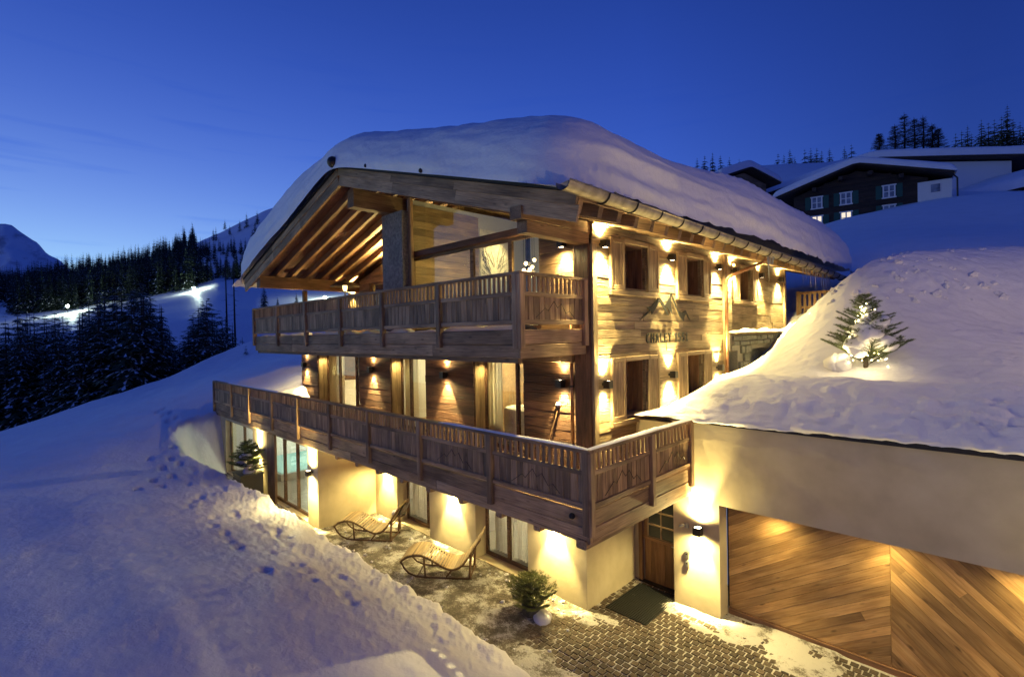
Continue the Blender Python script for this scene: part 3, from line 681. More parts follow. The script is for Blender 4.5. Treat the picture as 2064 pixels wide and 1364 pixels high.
# stone base of the rear part, one stone at a time
SO = [(6.44, 7.02, 4.1, 5.1), (8.05, 9.75, 4.55, 5.12)]
ws = wall('wall', 'x', -.2, .44, 6.60, 12.2, 3.6, 5.58, SO, M['mortar'], ch)
random.seed(5); z = 3.7
while z < 5.52:
    h = min(random.uniform(.14, .26), 5.56 - z); y = 6.60
    while y < 12.15:
        l = random.uniform(.22, .62)
        if not any(o[0] < y + l - .05 and o[1] > y + .05 and o[2] < z + h - .04 and o[3] > z + .04 for o in SO) and h > .08:
            board('stone', (.46 + random.uniform(-.02, .03), y + .012, z + h / 2), (.46 + random.uniform(-.02, .03), min(y + l, 12.2) - .012, z + h / 2), h - .022, .09, M['stone'], ws, ch=.02)
        y += l
    z += h
MB().box(-.1, .1, 6.61, 7.02, 4.1, 5.1).box(-.1, .1, 8.05, 9.75, 4.55, 5.12).build('wall', M['stone'], ch)
MB().box(.2, .60, 6.60, 12.2, 5.585, 5.64).build('ledge', M['larch'], ch)

# ---- corner posts
board('corner_post', (.08, -.03, 2.87), (.08, -.03, 7.47), .40, .22, M['dark_larch'], ch, up=(1, 0, 0), ch=.02)
board('corner_board', (.31, -.02, 2.87), (.31, -.02, 7.47), .16, .06, M['larch'], ch, up=(0, 1, 0))
board('terrace_post', (-13.45, -.05, 5.77), (-13.45, -.05, 7.56), .15, .15, M['beam'], ch, up=(1, 0, 0))
# stone pillar carrying the ridge
mbp = MB().box(-6.92, -5.86, -.45, -.15, 5.77, 9.24); mbp.build('stone_pillar', M['pillar'], ch)
board('pillar_strap', (-5.80, -.2, 5.77), (-5.80, -.2, 9.6), .10, .12, M['grey'], ch, up=(0, 1, 0))

# ---- roof structure
roof = MB()
roof.prism([(RX, RZ), (RX, RZ - .09), (1.38, zt(1.38) - .09), (1.38, zt(1.38))], 'y', -1.90, 15.4)
roof.prism([(RX - .001, RZ - .09), (RX - .001, RZ), (-14.3, zt(-14.3)), (-14.3, zt(-14.3) - .09)], 'y', -1.90, 15.4)
roof = roof.build('roof', M['deck'], ch)
y = -1.80; dn = .09 + .11
while y < 15.3:
    front = y < 2.2
    board('rafter', (-6.42, y, zt(-6.42) - dn), (1.33, y, zt(1.33) - dn), .22, .125, M['beam'], roof, ch=.012)
    if front: board('rafter', (-14.2, y, zt(-14.2) - dn), (-6.68, y, zt(-6.68) - dn), .22, .13, M['beam'], roof, ch=.012)
    y += .57
nz = Vector((SL, 0, 1)).normalized()
for sgn, xe in ((1, 1.40), (-1, -14.32)):
    xs = [RX + sgn * .02 + (xe - RX - sgn * .02) * k for k in (0, .33, .62, 1)]
    for a, b in zip(xs, xs[1:]):
        b -= sgn * .004
        for dz, hh, yy, th, mt in ((.105, .19, -1.955, .055, 'grey'), (.335, .27, -1.93, .05, 'grey')):
            o = board('barge_board', (a, yy, zt(a) - dz), (b, yy, zt(b) - dz), hh, th, M[mt], roof, ch=.006)
    board('roof_edge', (RX, -1.95, RZ + .03), (xe, -1.95, zt(xe) + .03), .055, .12, M['metal'], roof)
MB().ball((RX + .12, -2.16, RZ + .07), .15, 12, 8).build('ridge_end', M['metal'], roof, smooth=True)
for x in (-4.75, -2.5): MB().ball((x, -2.14, zt(x) + .09), .05, 8, 6).build('snow_guard', M['metal'], roof, smooth=True)
board('purlin', (RX, -1.62, 9.49), (RX, 2.0, 9.49), .50, .34, M['beam'], roof)
board('purlin', (-13.1, -1.87, 7.77), (-13.1, 2.02, 7.77), .42, .28, M['beam'], roof)
board('purlin', (.09, -1.84, 7.59), (.09, -.02, 7.59), .21, .24, M['beam'], roof)
board('purlin', (.09, -2.00, 7.815), (.09, 12.0, 7.815), .225, .27, M['beam'], roof)
board('wall_plate', (.30, .0, 7.955), (.30, 12.1, 7.955), .05, .16, M['larch'], roof, up=(1, 0, 0))
board('eave_board', (1.37, -1.88, zt(1.37) - .05), (1.37, 15.35, zt(1.37) - .05), .11, .025, M['grey'], roof)
# tie beams across the front rafters (seen under the right slope)
for yy in (-1.3, -.75):
    board('soffit_board', (-5.9, yy, zt(-5.9) - .32), (.0, yy, zt(0) - .32), .03, .11, M['beam'], roof, up=(0, 0, 1))
# gutter with brackets
gy0, gy1 = -2.42, 15.3
def gz(y): return 7.96 - .012 * (y + 2.4)
mbg = MB(); nseg = 14
for rr_ in (.135, .126):
    vs = []
    for yy in (gy0, gy1):
        for k in range(nseg + 1):
            t_ = math.pi * (1 + k / nseg); vs.append((1.49 + rr_ * math.cos(t_), yy, gz(yy) + rr_ * math.sin(t_)))
    mbg.add(vs, [(k, k + 1, k + nseg + 2, k + nseg + 1) for k in range(nseg)])
mbg.tube([(1.628, gy0, gz(gy0)), (1.628, gy1, gz(gy1))], .014, 6)
gut = mbg.build('gutter', M['gutter'], ch, smooth=True)
y = -1.40; k = 0
while y < 15:
    pts = [(1.49 + .15 * math.cos(t_), y, gz(y) + .15 * math.sin(t_)) for t_ in [math.pi * (1 + i / 10) for i in range(11)]]
    pts = [(1.28, y, gz(y) + .03)] + pts
    MB().tube(pts, .014, 6).build('gutter_bracket', M['metal'], gut, smooth=True)
    y += .86
MB().tube([(1.47, 6.62, 7.80), (1.45, 6.6, 7.66), (1.30, 6.52, 7.56), (.55, 6.28, 7.25), (.46, 6.25, 7.16), (.44, 6.25, 7.0), (.44, 6.25, 4.25)], .045, 10).build('downpipe', M['copper'], ch, smooth=True)
MB().tube([(-.20, -.13, 2.9), (-.20, -.13, 6.1)], .035, 8).build('downpipe', M['copper'], ch, smooth=True)
for z_ in (3.4, 4.6, 5.4): MB().tube([(-.20, -.13, z_), (-.20, -.13, z_ + .04)], .045, 8).build('pipe_clamp', M['metal'], ch)

# ---- windows
def window(ax, pl, u0, u1, z0, z1, mull, fm, gm, parent=ch, fw=.075, dep=.06, handle=False):
    """frame with panes; mull = list of mullion centre positions"""
    mb = MB()
    def bx(a, b, c, d, e=0):
        if ax == 'y': mb.box(a, b, pl - dep / 2 - e, pl + dep / 2 + e, c, d)
        else: mb.box(pl - dep / 2 - e, pl + dep / 2 + e, a, b, c, d)
    bx(u0, u0 + fw, z0, z1); bx(u1 - fw, u1, z0, z1); bx(u0 + fw, u1 - fw, z0, z0 + fw); bx(u0 + fw, u1 - fw, z1 - fw, z1)
    for m_ in mull: bx(m_ - fw * .6, m_ + fw * .6, z0 + fw, z1 - fw, .006)
    f = mb.build('window', fm, parent)
    es = [u0 + fw] + [q for m_ in mull for q in (m_ - fw * .6, m_ + fw * .6)] + [u1 - fw]
    for a, b in zip(es[::2], es[1::2]):
        p_ = MB()
        if ax == 'y': p_.box(a, b, pl - .006, pl + .006, z0 + fw, z1 - fw)
        else: p_.box(pl - .006, pl + .006, a, b, z0 + fw, z1 - fw)
        p_.build('pane', gm, f)
    if handle:
        q = mull[0] + .06 if mull else u0 + .05
        MB().box(q, q + .02, pl - dep / 2 - .05, pl - dep / 2 - .02, (z0 + z1) / 2 - .08, (z0 + z1) / 2 + .08).build('handle', M['steel'], f)
    return f
window('y', .37, -3.46, -1.65, .06, 2.36, [-2.62], M['beam'], M['glass'])
window('y', .37, -7.1, -5.44, .06, 2.36, [-6.0], M['beam'], M['glass'])
window('y', -1.68, -12.42, -9.11, .05, 2.36, [-11.45, -10.35], M['beam'], M['glass'], fw=.1)
window('y', -1.68, -17.4, -14.0, .1, 2.3, [-15.6], M['beam'], M['glass'], fw=.1)
board('door_jamb', (-12.0, -1.93, .05), (-12.0, -1.93, 2.4), .7, .06, M['beam'], ch, up=(1, 0, 0))
window('y', .36, -12.46, -9.30, 2.88, 5.08, [-11.4, -10.15], M['dark_larch'], M['glass'])
window('y', .36, -7.30, -5.47, 2.88, 5.08, [-6.75, -5.92], M['dark_larch'], M['glass'])
window('y', .36, -3.40, -1.67, 2.88, 5.08, [-2.22], M['dark_larch'], M['glass'])
for (a, b, c, d) in WA:                               # lit timber lining on the left of each deep opening
    MB().tube([(a + .30, .17, d - .03), (a + .30, .17, d - .024)], .035, 10).build('downlight', M['led'], ch)
    spot('lamp_light', (a + .30, .17, d - .05), (-.35, 0, -1), 70, ch, 110, .8)
    for k in range(2):
        board('lining_board', (a + .012, .09 + .16 * k, c + .03), (a + .012, .09 + .16 * k, d), .155, .024, M['shutter'], ch, up=(0, 1, 0))
    board('lining_board', (a + .03, .16, d - .012), (b, .16, d - .012), .3, .024, M['beam'], ch, up=(0, 1, 0))
window('y', .10, -6.18, -1.12, 5.79, 7.98, [-3.5, -2.12], M['beam'], M['glass'], fw=.10)
board('transom', (-6.2, .04, 8.04), (-.1, .04, 8.04), .165, .2, M['deck'], ch)
gp = MB().prism([(-6.15, 8.125), (-.15, 8.125), (-.15, zt(-.15) - .30), (-6.15, zt(-6.15) - .30)], 'y', .09, .105)
gp.build('gable_pane', M['glass'], ch)
board('gable_frame', (-6.15, .06, zt(-6.15) - .36), (-.1, .06, zt(-.1) - .36), .10, .1, M['deck'], ch)
window('y', 2.12, -12.07, -10.3, 5.79, 7.86, [-11.15], M['beam'], M['glass'], fw=.09)

for (a, b, c, d) in WBU + WBM:
    window('x', -.20, a, b, c, d, [], M['reveal'], M['dark_glass'], fw=.09)
    for k in range(3):
        board('lining_board', (-.13 + .13 * k, b - .012, c), (-.13 + .13 * k, b - .012, d), .125, .024, M['reveal'], ch, up=(1, 0, 0))
        board('lining_board', (-.13 + .13 * k, a + .012, c), (-.13 + .13 * k, a + .012, d), .125, .024, M['reveal'], ch, up=(1, 0, 0))
    board('lining_board', (.02, a + .03, d - .012), (.02, b - .03, d - .012), .42, .024, M['reveal'], ch, up=(1, 0, 0))
    board('lining_board', (.05, a + .03, c + .012), (.05, b - .03, c + .012), .48, .024, M['shutter'], ch, up=(1, 0, 0))
    for s0, s1 in ((a - .55, a - .01), (b + .01, b + .52)):
        z0, z1 = c - .03, d + .09 if d < 6 else d + .07
        sh = MB().box(.286, .315, s0, s1, z0, z1).build('shutter', M['shutter'], ch)
        n_ = 4; wd = (s1 - s0 - .16) / n_
        for k in range(n_):
            board('shutter_slat', (.322, s0 + .08 + wd * (k + .5), z0 + .1), (.322, s0 + .08 + wd * (k + .5), z1 - .1), wd - .006, .02, M['shutter'], sh, up=(0, 1, 0))
        for q in (s0 + .04, s1 - .04): board('shutter_frame', (.328, q, z0), (.328, q, z1), .078, .034, M['shutter'], sh, up=(0, 1, 0))
        for q in (z0 + .05, z1 - .05): board('shutter_frame', (.328, s0 + .081, q), (.328, s1 - .081, q), .095, .032, M['shutter'], sh)
    board('window_head', (.318, a - .01, d + .05), (.318, b + .01, d + .05), .095, .06, M['shutter'], ch)
    board('window_sill', (.32, a - .56, c - .09), (.32, b + .53, c - .09), .10, .075, M['shutter'], ch)

# ---- entrance door
dr = MB().box(.21, 1.08, 1.93, 1.965, .03, 2.02).build('entrance_door', M['door'], ch)
for k in range(5): board('door_plank', (.30 + .172 * k, 1.922, .05), (.30 + .172 * k, 1.922, .98), .166, .022, M['door'], dr, up=(1, 0, 0))
for q in (.265, 1.025): board('door_stile', (q, 1.918, 1.0), (q, 1.918, 2.02), .11, .03, M['door'], dr, up=(1, 0, 0))
board('door_rail', (.2, 1.916, 1.02), (1.09, 1.916, 1.02), .07, .04, M['door'], dr)
MB().box(.32, .97, 1.91, 1.92, 1.06, 1.97).build('door_pane', M['dark_glass'], dr)
for q in (.645,): board('glazing_bar', (q, 1.905, 1.06), (q, 1.905, 1.97), .035, .025, M['shutter'], dr, up=(1, 0, 0))
for q in (1.07, 1.36, 1.66, 1.96): board('glazing_bar', (.32, 1.903, q), (.97, 1.903, q), .035, .025, M['shutter'], dr)
for q in (.32, .97): board('glazing_bar', (q, 1.904, 1.06), (q, 1.904, 1.97), .04, .025, M['shutter'], dr, up=(1, 0, 0))
for q in (.155, 1.115): board('door_frame', (q, 1.88, .0), (q, 1.88, 2.1), .09, .09, M['door'], ch, up=(1, 0, 0))
board('door_frame', (.11, 1.88, 2.1), (1.16, 1.88, 2.1), .09, .09, M['door'], ch)
MB().tube([(1.0, 1.92, 1.0), (1.0, 1.87, 1.0), (.9, 1.87, 1.0)], .011, 8).build('handle', M['steel'], dr, smooth=True)
board('threshold', (.12, 1.86, .03), (1.15, 1.86, .03), .12, .05, M['metal'], ch, up=(0, 1, 0))

# ---- balconies
def railing(part, p0, p1, nrm, posts, zf, bal, brd, fas=(.55, .24), lr=.14, fz=-.04):
    """zf = deck height; posts = distances along the run"""
    p0 = Vector((*p0, 0)); p1 = Vector((*p1, 0)); d = (p1 - p0); Ln = d.length; d.normalize(); n = Vector((*nrm, 0))
    def P(t_, o, z): return p0 + d * t_ + n * o + Vector((0, 0, z))
    for a, b in zip([0] + posts[1:-1], posts[1:-1] + [Ln]):
        a_, b_ = a + .07, b - .07
        if b_ - a_ < .1: continue
        board('mid_rail', P(a_, 0, zf + .62), P(b_, 0, zf + .62), .075, .06, M['grey'], part)
        board('low_rail', P(a_, 0, zf + lr), P(b_, 0, zf + lr), .085, .07, M['grey'], part)
        k = max(1, round((b_ - a_) / bal)); st = (b_ - a_) / k
        for i in range(k):
            board('baluster', P(a_ + st * (i + .5), 0, zf + .655), P(a_ + st * (i + .5), 0, zf + .945), .062, .032, M['grey'], part, up=d, ch=.004)
        k = max(1, round((b_ - a_) / brd)); st = (b_ - a_) / k
        for i in range(k):
            board('panel_board', P(a_ + st * (i + .5), -.008 + random.uniform(-.004, .004), zf + lr + .043), P(a_ + st * (i + .5), -.008, zf + .584), st - .008, .024, M['grey'], part, up=d, ch=.005)
    for t_ in posts:
        board('post', P(t_, .015, zf - .33), P(t_, .015, zf + .955), .125, .12, M['grey'], part, up=d, ch=.012)
    # fascia: hewn planks below the deck edge
    hs = fas; z = zf + fz
    for h in hs:
        t_ = 0.0
        while t_ < Ln - .05:
            e = min(Ln, t_ + random.uniform(3, 5));  e = Ln if Ln - e < 1 else e
            board('fascia_board', P(t_ + .002, -.035 + random.uniform(-.008, .008), z - h / 2), P(e - .002, -.035, z - h / 2), h - .006, .06, M['grey'], part, ch=.012)
            t_ = e
        z -= h

up_r = MB(); up_r.box(-13.05, .27, -2.12, -1.99, 6.735, 6.785); up_r.box(.14, .27, -1.989, -.16, 6.735, 6.785)
up_r = up_r.build('balcony_railing', M['grey'], ch)
railing(up_r, (-13.0, -2.05), (.2, -2.05), (0, -1), [0, 2.21, 4.43, 6.64, 8.75, 10.95, 13.14], 5.79, .125, .15, fas=(.27, .24), lr=.125, fz=.0)
railing(up_r, (.2, -2.05), (.2, -.16), (1, 0), [.0, 1.83], 5.79, .125, .14, fas=(.27, .24), lr=.125, fz=.0)
MB().box(-12.9, .1, -2.0, -1.9, 5.20, 5.30).build('edge_beam', M['beam'], ch)
for x in np.arange(-12.6, 0, 1.1): board('joist', (x, -1.85, 5.40), (x, -.2, 5.40), .22, .14, M['beam'], ch)

lo_r = MB(); lo_r.box(-18.47, 1.64, -2.07, -1.93, 3.865, 3.915); lo_r.box(1.50, 1.64, -1.929, 1.50, 3.865, 3.915)
lo_r = lo_r.build('balcony_railing', M['grey'], ch)
railing(lo_r, (-18.44, -2.0), (1.57, -2.0), (0, -1), [0, 2.42, 4.52, 6.82, 8.99, 11.2, 13.35, 15.54, 17.79, 19.98], 2.92, .132, .152, fas=(.27, .24), lr=.105, fz=.03)
railing(lo_r, (1.57, -2.0), (1.57, 1.47), (1, 0), [.0, 1.86, 3.40], 2.92, .128, .142, fas=(.27, .24), lr=.105, fz=.03)
for x in (-6.97, -5.83, -4.79, -3.73, -2.69, -1.6, -.49, .44):
    board('joist', (x, -1.98, 2.44), (x, -.02, 2.44), .17, .15, M['grey'], ch, ch=.02)
board('joist', (1.42, -2.03, 2.42), (1.42, 1.4, 2.42), .14, .2, M['grey'], ch, ch=.02)
for sx, sy in ((-.16, -2.0),): pass
# carved mountain outline on the railing panels near the corner
def carve(pts, parent, flip=False):
    MB().tube(pts, .005, 5).build('carving', M['metal'], parent)
for cx_, s_ in ((-1.0, 1.0),):
    base = [(-.55, .0), (-.3, .17), (-.22, .12), (-.05, .30), (.05, .18), (.16, .26), (.3, .08), (.4, .13), (.55, .0)]
    for xo in (.45, -1.75):
        carve([(xo + u, -2.018, 3.12 + v) for u, v in base], lo_r)
    for yo in (-1.05, .68):
        carve([(1.588, yo + u, 3.12 + v) for u, v in base], lo_r)
carve([(.218, -1.1 + u, 6.0 + v) for u, v in base], up_r)
MB().ball((1.27, -2.06, 2.84), .05, 10, 6).build('security_camera', M['black'], ch, smooth=True)

# ================================================================ THINGS FIXED TO OR STANDING BY THE CHALET
LAMPS = 'up and down wall lamps on the chalet'
def wall_lamp(p, nrm, label, pw=(45, 70), size=.14, cone=70, gain=14, sp=.24):
    p = Vector(p); n = Vector(nrm); a = thing('wall_lamp', label, 'wall lamp', p, 0, LAMPS)
    s = size; c = p + n * (.06 + s / 2); t_ = Vector((-n.y, n.x, 0))
    mb = MB(); h = s * .55
    def cor(u, v, z): return c + t_ * u + n * v + Vector((0, 0, z))
    q = s / 2
    mb.add([cor(u, v, z) for z in (-h, h) for v in (-q, q) for u in (-q, q)], [(0, 1, 5, 4), (2, 6, 7, 3), (0, 4, 6, 2), (1, 3, 7, 5), ])
    mb.add([cor(u, v, z) for z in (-h * .8, h * .8) for v in (-q, q) for u in (-q, q)], [(0, 1, 3, 2), (4, 6, 7, 5)])
    mb.build('housing', M['metal'], a)
    b = MB(); b.tube([p, p + n * .07], .035, 8); b.build('bracket', M['metal'], a)
    for sg, w_ in ((1, pw[0]), (-1, pw[1])):
        if w_ <= 0: continue
        lm = MB(); z_ = sg * h * .86
        lm.add([cor(u * .7, v * .7, z_) for v in (-q, q) for u in (-q, q)], [(0, 1, 3, 2)])
        lm.build('lens', M['led'], a)
        spot('lamp_light', c + Vector((0, 0, sg * (h + .012))), (-n.x * .22, -n.y * .22, sg), w_ * gain, a, cone, .6)
        spot('lamp_spill', c + Vector((0, 0, sg * (h + .014))), (n.x * .25, n.y * .25, sg), w_ * gain * sp, a, 172, .8)
    return a
for x, lb in ((-13.41, 'small dark wall lamp at the far left end of the middle storey'), (-8.31, 'dark wall lamp between the first and second bedroom windows'),
              (-4.47, 'dark wall lamp between the second and third bedroom windows'), (-.48, 'dark wall lamp beside the corner post above the broom')):
    wall_lamp((x, -.03, 4.66), (0, -1, 0), lb, (22, 40), .15, 68, 17, .14)
wall_lamp((-.40, -.02, 7.56), (0, -1, 0), 'dark wall lamp under the eave beam by the dining room glazing', (0, 60))
for y, lb in ((.24, 'upper lamp on the eave wall nearest the corner post'), (3.07, 'upper lamp above the mountain emblem'), (5.87, 'upper lamp just left of the copper downpipe'),
              (7.05, 'upper lamp just right of the copper downpipe'), (9.27, 'upper lamp right of the last shuttered window'), (11.3, 'upper lamp at the rear end of the eave wall')):
    wall_lamp((.285, y, 7.49), (1, 0, 0), lb, (55, 80), cone=92, gain=19, sp=.13)
for y, lb in ((.27, 'lower lamp on the eave wall left of the shuttered window'), (3.07, 'lower lamp between the two shuttered windows above the snow'), (5.87, 'lower lamp beside the downpipe just above the snow')):
    wall_lamp((.285, y, 4.66), (1, 0, 0), lb, (40, 95 if y > 1 else 45), cone=84, gain=15, sp=.10)
wall_lamp((-8.75, -1.89, 1.66), (0, -1, 0), 'lamp on the plaster pier right of the pool room window', (60, 70))
wall_lamp((-13.24, -1.89, 1.6), (0, -1, 0), 'lamp behind the spruce in the planter', (60, 50))
for x, lb in ((-7.62, 'lamp on the plaster pier behind the first lounger'), (-4.34, 'lamp on the plaster pier behind the nearer lounger'), (-.8, 'lamp on the plaster corner pier above the potted spruce')):
    wall_lamp((x, 0, 1.72), (0, -1, 0), lb, (40, 75), gain=13, sp=.26)

# sign on the eave wall
sg = thing('house_sign', 'black steel lettering CHALET 1551 on the pale larch wall', 'sign', (.29, 2.0, 5.46))
def glyph(ch_):
    t_ = .055
    B = lambda *a: a
    return {'C': [[(.17, .0), (.06, .0), (0, .05), (0, .19), (.06, .24), (.17, .24), (.17, .19), (.08, .19), (.055, .17), (.055, .07), (.08, .05), (.17, .05)]],
            'H': [[(0, 0), (.05, 0), (.05, .24), (0, .24)], [(.13, 0), (.18, 0), (.18, .24), (.13, .24)], [(.05, .1), (.13, .1), (.13, .145), (.05, .145)]],
            'A': [[(0, 0), (.05, 0), (.105, .18), (.075, .24)], [(.075, .24), (.105, .18), (.15, 0), (.2, 0), (.125, .24)], [(.06, .06), (.14, .06), (.13, .1), (.07, .1)]],
            'L': [[(0, 0), (.16, 0), (.16, .05), (.05, .05), (.05, .24), (0, .24)]],
            'E': [[(0, 0), (.16, 0), (.16, .045), (.05, .045), (.05, .195), (.16, .195), (.16, .24), (0, .24)], [(.05, .1), (.13, .1), (.13, .14), (.05, .14)]],
            'T': [[(0, .195), (.065, .195), (.065, 0), (.115, 0), (.115, .195), (.18, .195), (.18, .24), (0, .24)]],
            '1': [[(.03, 0), (.15, 0), (.15, .04), (.115, .04), (.115, .24), (.07, .24), (.02, .2), (.02, .16), (.065, .19), (.065, .04), (.03, .04)]],
            '5': [[(0, .0), (.12, 0), (.165, .04), (.165, .12), (.12, .155), (.055, .155), (.055, .195), (.155, .195), (.155, .24), (.005, .24), (.005, .11), (.1, .11), (.115, .1), (.115, .055), (.1, .045), (0, .045)]]}[ch_]
u = 0.0
for c_ in 'CHALET 1551':
    if c_ == ' ': u += .11; continue
    mb = MB()
    polys = glyph(c_); wd = max(p_[0] for q in polys for p_ in q)
    for q in polys: mb.prism([(1.99 + u + a_ * .86, 5.45 + b_ * .92) for a_, b_ in q], 'x', .292, .312)
    mb.build('letter', M['black'], sg); u += wd * .86 + .058
em = thing('mountain_emblem', 'dark steel mountain range outline above the lettering', 'emblem', (.29, 3.0, 6.0))
def EP(a_, b_): return (1.70 + (a_ - 150) * .00224, 5.965 + (820 - b_) * .00108 )
for q in ([(150, 820), (345, 590), (300, 540), (400, 500), (440, 440), (550, 280), (665, 480), (690, 500), (755, 700), (725, 690), (560, 400), (395, 690), (375, 600), (290, 700)],
          [(670, 480), (820, 180), (805, 450), (845, 680), (715, 520)], [(820, 180), (880, 330), (975, 590), (1060, 620), (1160, 570), (1270, 800), (1240, 780), (1165, 650), (1120, 720), (1110, 825), (1010, 720), (840, 330)]):
    MB().prism([EP(*p_) for p_ in q], 'x', .30, .315).build('peak', M['black'], em)

# icicles
for k in range(2):
    ic = thing('icicles', ('icicles hanging from the gutter at the downpipe outlet', 'icicles hanging from the rear end of the gutter')[k], 'icicles', (1.5, (6.7, 11.0)[k], 7.8))
    for i in range((6, 13)[k]):
        y_ = (6.45 + i * .09, 9.8 + i * .28)[k] + random.uniform(-.05, .05); l_ = random.uniform(.2, .75)
        MB().tube([(1.5 + random.uniform(-.05, .05), y_, gz(y_) - .08), (1.5, y_, gz(y_) - .08 - l_ * .5), (1.5, y_ + .01, gz(y_) - .1 - l_)], [.022, .013, .002], 6).build('icicle', M['ice'], ic, smooth=True)

# terrace heater with a wide dark shade
th_ = thing('patio_heater', 'tall patio heater with a wide dark shade lit below on the upper terrace', 'patio heater', (-9.9, -.15, 5.77))
MB().lathe([(.02, .27), (.06, .22), (.12, .17), (.32, .10), (.49, .0), (.485, -.012), (.31, .085), (.05, .14)], (-9.9, -.15, 7.44), 24).build('shade', M['metal'], th_, smooth=True)
MB().tube([(-9.9, -.15, 5.8), (-9.9, -.15, 7.3)], .025, 8).build('pole', M['metal'], th_)
MB().lathe([(.05, 0), (.08, .05), (.08, .14), (.05, .17)], (-9.9, -.15, 7.32), 12).build('burner', M['glowmesh'], th_, smooth=True)
MB().lathe([(.0, 0), (.25, 0), (.25, .05), (.03, .09)], (-9.9, -.15, 5.77), 16).build('foot', M['metal'], th_, smooth=True)
point('lamp_light', (-9.9, -.15, 7.42), 520, th_, rad=.06)

# broom and doormat
bro = thing('broom', 'snow-tipped broom leaning on the dark planks below the corner lamp', 'broom', (-.75, -.35, 2.87))
MB().tube([(-.80, -.45, 2.9), (-.62, -.06, 4.15)], .016, 6).build('stick', M['furn'], bro)
MB().ball((-.62, -.07, 4.2), .055, 8, 6).build('snow_cap', M['snow'], bro, smooth=True)
mat_ = thing('doormat', 'black rubber grid doormat in front of the entrance door', 'doormat', (.68, 1.03, .03))
MB().box(.21, 1.14, .34, 1.70, .012, .030).build('mat_base', M['rubber'], mat_)
mb = MB()
for k in range(20): mb.box(.215 + k * .0482, .228 + k * .0482, .345, 1.695, .030, .048)
for k in range(28): mb.box(.214, 1.136, .345 + k * .0494, .355 + k * .0494, .030, .046)
tag(mb.build('mat_ribs', M['rubber'], mat_), kind='stuff')

# ---- wave loungers
def lounger(name, loc, rz, label, pillow=False):
    t_ = thing(name, label, 'lounger', loc, rz, 'wave-shaped wooden loungers on the terrace')
    W = WM[t_.name]; Wd = .72
    prof = [(-.95, .40), (-.80, .52), (-.60, .575), (-.40, .56), (-.15, .45), (.10, .31), (.30, .265), (.48, .33), (.62, .47), (.76, .68), (.90, .88), (.98, .99)]
    def curve(s_):
        f = s_ * (len(prof) - 1); i = min(int(f), len(prof) - 2); a_ = f - i
        def c_(j): return Vector(prof[max(0, min(len(prof) - 1, j))])
        p0_, p1_, p2_, p3_ = c_(i - 1), c_(i), c_(i + 1), c_(i + 2)
        return .5 * ((2 * p1_) + (p2_ - p0_) * a_ + (2 * p0_ - 5 * p1_ + 4 * p2_ - p3_) * a_ ** 2 + (3 * p1_ - p0_ - 3 * p2_ + p3_) * a_ ** 3)
    for sd_ in (-1, 1):
        y_ = sd_ * (Wd / 2 - .05)
        pts = [curve(k / 24) for k in range(25)]
        poly = [(p_.x, p_.y - .012) for p_ in pts] + [(p_.x, p_.y - .062) for p_ in reversed(pts)]
        mb = MB()
        for i in range(24):
            mb.prism([(pts[i].x, pts[i].y - .062), (pts[i + 1].x, pts[i + 1].y - .062), (pts[i + 1].x, pts[i + 1].y - .012), (pts[i].x, pts[i].y - .012)], 'y', y_ - .02, y_ + .02)
        me = mb.mesh('side_rail', M['furn']); link('side_rail', me, t_, W)
        rk = MB()
        arc = [(-.93, .38), (-.86, .24), (-.74, .12), (-.56, .045), (-.35, .03), (0, .03), (.4, .03), (.75, .035)]
        rk.tube([(a_, y_, b_) for a_, b_ in arc], .021, 6); link('runner', rk.mesh('runner', M['furn']), t_, W)
        link('leg', MB().tube([(.70, y_, .04), (.74, y_, .62)], .03, 6).mesh('leg', M['furn']), t_, W)
        link('leg', MB().tube([(-.35, y_, .04), (-.38, y_, .52)], .024, 6).mesh('leg', M['furn']), t_, W)
        link('brace', MB().tube([(.15, y_, .06), (.30, y_, .24)], .02, 6).mesh('brace', M['furn']), t_, W)
    for a_, b_ in ((-.55, .05), (.72, .06), (.72, .45)):
        link('cross_bar', MB().tube([(a_, -.3, b_), (a_, .3, b_)], .02, 6).mesh('cross_bar', M['furn']), t_, W)
    # wheel-like curl of the frame
    n_ = 44
    for k in range(n_):
        p_ = curve((k + .5) / n_); q = curve(min(1, (k + .6) / n_)) - curve(max(0, (k + .4) / n_)); ang = math.atan2(q.y, q.x)
        m4 = W @ Matrix.Translation((p_.x, 0, p_.y)) @ Matrix.Rotation(-ang, 4, 'Y') @ Matrix.Rotation(math.pi / 2, 4, 'Z')
        link('slat', board_mesh(Wd, .049, .022, M['slat'], .006), t_, m4)
    if pillow:
        link('head_cushion', MB().ball((0, 0, 0), .16, 12, 8, .45).mesh('head_cushion', M['dark_cloth'], True), t_, W @ Matrix.Translation((.98, .02, .82)) @ Matrix.Rotation(R(-60), 4, 'Y') @ Matrix.Scale(1.9, 4, (0, 1, 0)))
    return t_
lounger('sun_lounger', (-3.48, -1.03, .03), R(39), 'nearer slatted wooden wave lounger in front of the curtained window')
lounger('sun_lounger', (-6.72, -1.12, .03), R(37), 'farther slatted wooden wave lounger with a dark cushion by the side wall', True)
st = thing('side_table', 'small snowy side table with a lantern behind the farther lounger', 'side table', (-6.6, -.25, .03))
MB().tube([(-6.6, -.25, .03), (-6.6, -.25, .45)], .03, 8).build('leg', M['furn'], st)
MB().lathe([(0, .45), (.2, .45), (.21, .48), (0, .48)], (-6.6, -.25, 0), 16).build('table_top', M['furn'], st)
MB().lathe([(0, .48), (.19, .48), (.17, .56), (.06, .60), (0, .60)], (-6.65, -.27, 0), 14).build('snow_cap', M['snow'], st, smooth=True)
lan = thing('lantern', 'small dark lantern standing on the snowy side table', 'lantern', (-6.45, -.22, .50))
